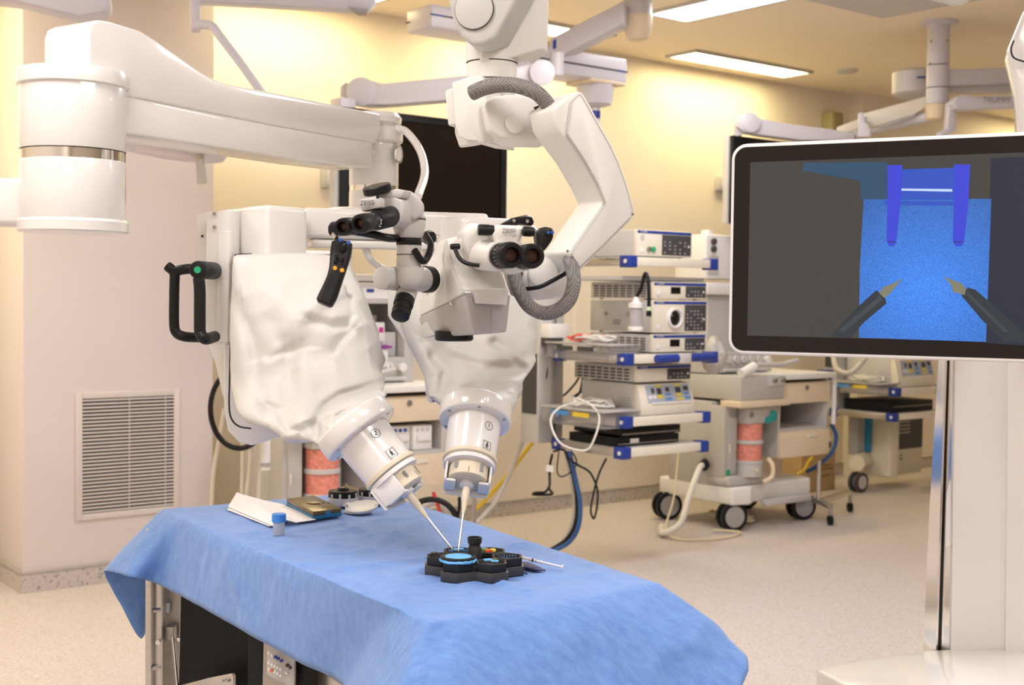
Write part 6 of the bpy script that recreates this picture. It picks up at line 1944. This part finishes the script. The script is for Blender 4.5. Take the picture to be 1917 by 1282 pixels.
pd = 6.35
slab('horizontal_arm', [(1030, 72), (1166, 2), (1166, 34), (1166, 44), (1048, 104), (1030, 106)], pd - 0.1, 0.12, LAV, tv, yaw=-18, bevel=0.005)
slab('arm_label', [(1035, 76), (1041, 73), (1041, 90), (1035, 92)], pd - 0.165, 0.004, NAVY, tv, yaw=-18)
p = W(1193, 40, pd)
pv = V((p.x, p.y, 0))
zz6 = lambda y: W(1193, y, pd).z
B().lathe(pv, Z, [(zz6(76), 0.035), (zz6(72), 0.055), (zz6(60), 0.070), (zz6(48), 0.075), (zz6(30), 0.075)], 36).obj('end_cap', BEIGE, tv)
B().lathe(pv, Z, [(zz6(30), 0.072), (CEIL, 0.072)], 36).obj('ceiling_pole', LAV, tv)
disc('screw', 1204, 19, 4, pd - 0.072, 0.003, STEELD, tv)

# pendant box left of the microscope's neck
pf = Fr(V((W(806, 50, 5.6).x, W(806, 50, 5.6).y, 0)), V((0.80, 0.60, 0)), V((-0.60, 0.80, 0)))
zpb = lambda y: W(806, y, 5.6).z
pb2 = thing('pendant_arm', 'pale ceiling pendant arm with blue stripe left of the microscope neck', 'pendant arm', pf.p(0.4, 0.1, zpb(52)))
pf.box('arm_box', 0.0, 0.56, 0.0, 0.20, zpb(50), zpb(6), LAV, pb2, 0.012, seg=3)
pf.box('blue_mark', 0.0, 0.06, -0.003, 0.001, zpb(28), zpb(25), NAVY, pb2)
pf.box('dark_stripe', 0.06, 0.5, -0.002, 0.001, zpb(28), zpb(25), DGREY, pb2)
pf.box('end_mark', -0.003, 0.001, 0.17, 0.20, zpb(31), zpb(28), DGREY, pb2)
B().lathe(pf.p(0.42, 0.1, 0), Z, [(zpb(6) - 0.01, 0.08), (CEIL, 0.08)], 28).obj('ceiling_post', LAV, pb2)

# theatre lamp on the left: arms, hanging loop and lamp head behind the beam
lp = thing('surgical_lamp', 'pale surgical lamp with bent tube arm hanging behind the robot beam', 'surgical lamp', W(320, 300, 4.4))
slab('arm', [(356, -30), (700, -30), (705, 4), (690, 18), (640, 16), (380, 2), (356, 0)], 4.6, 0.08, LAV, lp, yaw=8, bevel=0.008)
slab('arm_end', [(650, 12), (690, 18), (686, 24), (672, 24)], 4.62, 0.05, MGREY, lp, yaw=8, bevel=0.004)
slab('bracket', [(355, -20), (373, -20), (375, 57), (357, 58)], 4.45, 0.04, LAV, lp, yaw=8, bevel=0.006)
B().tube([W(360, 50, 4.42), W(380, 46, 4.42), W(398, 50, 4.42), W(412, 68, 4.42), W(450, 118, 4.44), W(492, 176, 4.46), W(540, 240, 4.5), W(480, 262, 4.5)], px(8.5, 4.4), 14).obj('bent_tube', LAV, lp)
pl_ = W(318, 272, 4.5)
tn_ = (Z + V((0.10, 0.06, 0))).normalized()
B().lathe(pl_ - tn_ * 0.03, tn_, [(0, 0.02), (0.004, 0.19), (0.02, 0.20), (0.07, 0.19), (0.09, 0.15)], 48).obj('lamp_head', LAV, lp)
B().lathe(pl_ - tn_ * 0.034, tn_, [(0, 0.10), (0.006, 0.11)], 40).obj('lamp_glass', mat('lamp_lens', (0.65, 0.60, 0.64), 0.2), lp)
slab('blue_edge', [(235, 252), (262, 262), (235, 268)], 4.38, 0.01, BLUB, lp)
B().lathe(W(372, 274, 4.45), V((0.10, 0, -1)), [(0, 0.018), (0.02, 0.020), (0.021, 0.014), (0.05, 0.015), (0.125, 0.018), (0.13, 0.016)], 24).obj('sterile_handle', mat('frosted_handle', (0.62, 0.58, 0.50), 0.3, trans=0.2), lp)
B().tube([W(492, -20, 4.6), V((W(520, 0, 4.6).x, W(520, 0, 4.6).y, CEIL))], 0.04, 16, smooth=False).obj('ceiling_pole', LAV, lp)
fl2 = thing('lamp_boom', 'white lamp boom crossing the ceiling above the round robot column', 'lamp boom', W(100, 20, 3.6))
slab('boom', [(-160, -60), (206, -12), (208, 14), (200, 20), (150, 30), (30, 2), (-160, -20)], 3.9, 0.12, LAV, fl2, yaw=15, bevel=0.01)
B().tube([W(-60, -30, 3.95), V((W(-60, 0, 3.95).x, W(-60, 0, 3.95).y, CEIL))], 0.05, 16, smooth=False).obj('ceiling_pole', LAV, fl2)

# ------------------------------------------------------------------ right side pendants
rp = thing('ceiling_pendant', 'white ceiling pendant pole with several lettered arms above the big monitor', 'pendant', W(1757, 250, 6.85))
pq = onz(1759, 41, CEIL)
R7 = (pq - CAM).dot(FWD)
zr = lambda y: W(1757, y, R7).z
rr_ = px(20, R7)
pv = V((W(1756, 130, R7).x, W(1756, 130, R7).y, 0))
B().lathe(pv, Z, [(CEIL - 0.022, rr_ * 1.1), (CEIL - 0.014, rr_ * 1.7), (CEIL, rr_ * 1.7)], 40).obj('ceiling_rose', LAV, rp)
B().lathe(pv, Z, [(zr(122), rr_), (CEIL - 0.01, rr_)], 36).obj('pole', LAV, rp)
B().lathe(pv, Z, [(zr(164), rr_ * 1.02), (zr(124), rr_ * 1.02)], 36).obj('pole', LAV, rp)
B().lathe(pv, Z, [(zr(195), rr_ * 1.02), (zr(166), rr_ * 1.02)], 36).obj('pole', LAV, rp)
B().lathe(pv, Z, [(zr(226), rr_ * 0.7), (zr(222), rr_ * 0.98), (zr(212), rr_ * 1.06), (zr(196), rr_ * 1.06)], 36).obj('end_cap', BEIGE, rp)
for (x, y) in ((1743, 77), (1773, 76), (1741, 119), (1771, 118)):
    disc('screw', x, y, 2.3, R7 - rr_ * 1.0, 0.004, STEELD, rp)
slab('arm', [(1774, 130), (1890, 126), (1990, 122), (1990, 152), (1774, 160)], R7 + 0.02, 0.10, LAV, rp, yaw=6, bevel=0.006)
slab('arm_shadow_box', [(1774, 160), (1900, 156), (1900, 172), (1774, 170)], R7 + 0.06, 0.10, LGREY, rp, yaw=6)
p = W(1712, 152, R7 + 0.35)
B().lathe(V((p.x, p.y, 0)), Z, [(W(1700, 178, R7 + 0.3).z, 0.10), (W(1700, 172, R7 + 0.3).z, 0.125), (W(1700, 134, R7 + 0.3).z, 0.125), (W(1700, 130, R7 + 0.3).z, 0.11)], 36).obj('swivel_drum', LAV, rp)
slab('arm_mark', [(1716, 143), (1733, 143), (1733, 146), (1718, 146)], R7 + 0.20, 0.006, NAVY, rp)
slab('arm', [(1610, 214), (1734, 180), (1734, 200), (1710, 214), (1640, 236), (1612, 240)], R7 + 0.1, 0.09, IVORY, rp, yaw=-20, bevel=0.005)
slab('arm_slot', [(1644, 236), (1712, 214), (1712, 218), (1646, 241)], R7 + 0.03, 0.02, MGREY, rp, yaw=-20)
slab('arm', [(1566, 238), (1608, 222), (1608, 240), (1580, 252), (1566, 252)], R7 + 0.35, 0.09, IVORY, rp, yaw=-20, bevel=0.005)
slab('arm_joint', [(1606, 212), (1614, 210), (1630, 244), (1628, 256), (1606, 256)], R7 + 0.05, 0.08, LAV, rp, yaw=-20, bevel=0.004)
slab('arm_label', [(1618, 220), (1623, 218), (1623, 228), (1619, 230)], R7 + 0.035, 0.004, MGREY, rp, yaw=-20)
slab('display_arm', [(1785, 192), (1792, 180), (1806, 176), (1826, 180), (1917, 178), (2000, 176), (2000, 198), (1917, 200), (1808, 205), (1792, 203)], R7 - 0.2, 0.09, LAV, rp, yaw=6, bevel=0.008)
lettering('maker_lettering', 'TRUMPF', W(1866, 187, R7 - 0.225), RGT + V((0, 0.1, 0)), Z, 0.042, GREYINK, rp)
slab('display_arm_drop', [(1778, 190), (1790, 186), (1791, 244), (1762, 256), (1760, 248), (1774, 240)], R7 - 0.15, 0.06, LAV, rp, yaw=6, bevel=0.005)

# second display behind the big monitor
d2 = thing('wall_display', 'dark flat display on a pale arm, mostly behind the big white-rimmed monitor', 'display', W(1440, 400, 7.3))
D2F = Fr(V((W(1372, 300, 7.3).x, W(1372, 300, 7.3).y, 0)), U, BK)
zd = W(1380, 253, 7.3).z
D2F.box('panel', 0, 0.9, 0, 0.06, zd - 0.5, zd, BLACK, d2, 0.006)
D2F.box('edge_strip', -0.016, 0.0, 0.02, 0.06, zd - 0.5, zd, LGREY, d2, 0.002)
slab('spring_arm', [(1378, 236), (1385, 218), (1400, 210), (1412, 211), (1424, 222), (1480, 232), (1560, 242), (1600, 250), (1600, 262), (1500, 262), (1420, 252), (1395, 248)], 7.28, 0.09, LAV, d2, yaw=0, bevel=0.008)
disc('joint_cover', 1407, 232, 16, 7.27, 0.01, LAV, d2, bevel=0.002)
slab('drop_link', [(1377, 224), (1391, 216), (1391, 252), (1376, 256)], 7.31, 0.07, LAV, d2, bevel=0.004)
B().tube([W(1598, 255, 7.32), W(1640, 240, 7.35), V((W(1757, 215, R7).x, W(1757, 215, R7).y, W(1757, 215, R7).z))], 0.03, 12).obj('link_arm', LAV, d2)
# small wall-mounted things
for (x0, y0, x1, y1, lab) in ((602, 310, 630, 352, 'small grey wall control box left of the large dark display'), (1337, 331, 1364, 358, 'small grey wall control box left of the big monitor')):
    p = onpl((x0 + x1) / 2, (y0 + y1) / 2, RM(0, 0.0), N)
    dd = (p - CAM).dot(FWD)
    w = px(x1 - x0, dd) / 0.72
    h = px(y1 - y0, dd)
    wf = Fr(V((p.x, p.y, 0)), U, BK)
    t = thing('wall_box', lab, 'wall box', p - Z * h / 2, 'wall control boxes')
    wf.box('plate', -w / 2, w / 2, -0.03, 0.0, p.z - h / 2, p.z + h / 2, LGREY, t, 0.004)
    wf.box('face', -w * 0.28, w * 0.42, -0.036, -0.03, p.z - h * 0.36, p.z + h * 0.34, LAV, t, 0.002)
    wf.box('stud', w * 0.1, w * 0.35, -0.05, -0.036, p.z + h * 0.44, p.z + h * 0.52, BLACK, t)
p = onpl(1549, 230, RM(0, 0), N)
wf = Fr(V((p.x, p.y, 0)), U, BK)
t = thing('wall_speaker', 'olive wall speaker high up near the corner of the pier', 'speaker', p - Z * 0.06)
wf.box('body', -0.07, 0.06, -0.10, 0.0, p.z - 0.07, p.z + 0.07, mat('olive_case', (0.42, 0.37, 0.20), 0.6), t, 0.012)
wf.box('grille', -0.055, 0.045, -0.104, -0.10, p.z - 0.055, p.z + 0.055, mat('olive_mesh', (0.36, 0.32, 0.17), 0.8, bump=0.5, bscale=200), t)
p = onz(1585, 131, CEIL)
B().lathe(p, -Z, [(0, 0.075), (0.012, 0.07), (0.02, 0.05), (0.021, 0.01)], 28).obj('smoke_detector', LGREY, None, label='round smoke detector on the ceiling near the long light', cat='smoke detector')

# ------------------------------------------------------------------ left: suction set and hoses by the pillar
sc_ = thing('suction_canister', 'clear suction canister hanging on a rail below the robot sleeve', 'canister', W(463, 822, 5.3))
pcn = W(463, 822, 5.3)
B().lathe(pcn, Z, [(0, 0.02), (0.006, 0.042), (0.02, 0.048), (0.16, 0.05)], 28).obj('jar', mat('amber_clear_jar', (0.78, 0.66, 0.42), 0.15, trans=0.7, ior=1.2), sc_)
B().lathe(pcn, Z, [(0.16, 0.053), (0.18, 0.053), (0.185, 0.03)], 28).obj('lid', ABS, sc_)
B().lathe(pcn, Z, [(0.185, 0.012), (0.26, 0.012)], 16).obj('hanger', STEEL, sc_)
hr_ = []
for i in range(26):
    th = 2 * math.pi * i / 26
    hr_.append(W(448 + 54 * math.cos(th), 765 + 74 * math.sin(th), 5.15 + 0.05 * math.sin(th)))
B().tube(hr_, 0.011, 10, 4, closed=True).obj('black_hose_ring', BLACK, None, label='black rubber hose hung up in a big ring below the robot sleeve', cat='hose')
for lab, pts, r in (('clear tube hanging beside the louvred pillar', [(420, 765), (410, 825), (400, 880), (396, 940), (392, 1000)], 0.009), ('clear tube hanging straight down from the suction canister', [(454, 820), (454, 880), (452, 940), (452, 1000)], 0.009), ('second clear tube curving down from the suction canister', [(470, 820), (468, 870), (462, 920), (455, 980)], 0.009), ('clear tube hanging beside the white cylinder', [(490, 800), (488, 860), (484, 920), (480, 990)], 0.008)):
    B().tube([W(x, y, 5.4) for x, y in pts], r, 8).obj('clear_tube', mat('milky_tube', (0.72, 0.66, 0.55), 0.3, trans=0.2), None, label=lab, cat='tube', group='clear tubes by the pillar')
wc = thing('white_cylinder', 'slim white cylinder with grey band hanging by the machine body', 'cylinder', W(497, 882, 5.35))
B().cyl(W(497, 880, 5.35), W(497, 800, 5.35), px(9, 5.35)).obj('tube', ABS, wc, 0.004)
B().cyl(W(497, 873, 5.345), W(497, 866, 5.345), px(9.4, 5.35)).obj('band', MGREY, wc)
B().cyl(W(497, 800, 5.36), W(497, 786, 5.36), px(6, 5.35)).obj('neck', BLACK, wc)
# behind the table: hose loops, red lead, steel pole, floor plate
for lab, mt_, r, pts, d in (('black hose loop lying behind the table', BLACK, 0.011, [(770, 950), (790, 938), (815, 935), (838, 945), (853, 965), (858, 985)], 4.6), ('grey hose loop lying behind the table', GHOSE, 0.010, [(795, 948), (815, 942), (835, 952), (846, 970), (850, 990)], 4.65), ('red lead standing up behind the table', mat('red_lead', (0.55, 0.06, 0.04), 0.4), 0.007, [(811, 921), (818, 940), (825, 965)], 4.6), ('thin black lead hanging behind the right tool arm', BLACK, 0.006, [(860, 930), (860, 950), (856, 968), (848, 985)], 4.6)):
    B().tube([W(x, y, d) for x, y in pts], r, 8).obj('hose' if r > 0.009 else 'lead', mt_, None, label=lab, cat='hose' if r > 0.009 else 'lead')
st_ = thing('steel_stand', 'plain steel pole on a floor plate between table and back wall', 'stand', V((W(887, 950, 4.9).x, W(887, 950, 4.9).y, 0)))
pp = V((W(887, 950, 4.9).x, W(887, 950, 4.9).y, 0))
B().cyl(pp + Z * 0.02, pp + Z * 0.95, px(4.4, 4.9), n=16).obj('pole', STEELD, st_)
B().box(pp + V((0.08, 0.02, 0.02)), (0.24, 0.14, 0.04)).obj('floor_plate', STEELD, st_, 0.004)

for o in bpy.data.objects:
    if '_org' in o:
        del o['_org']
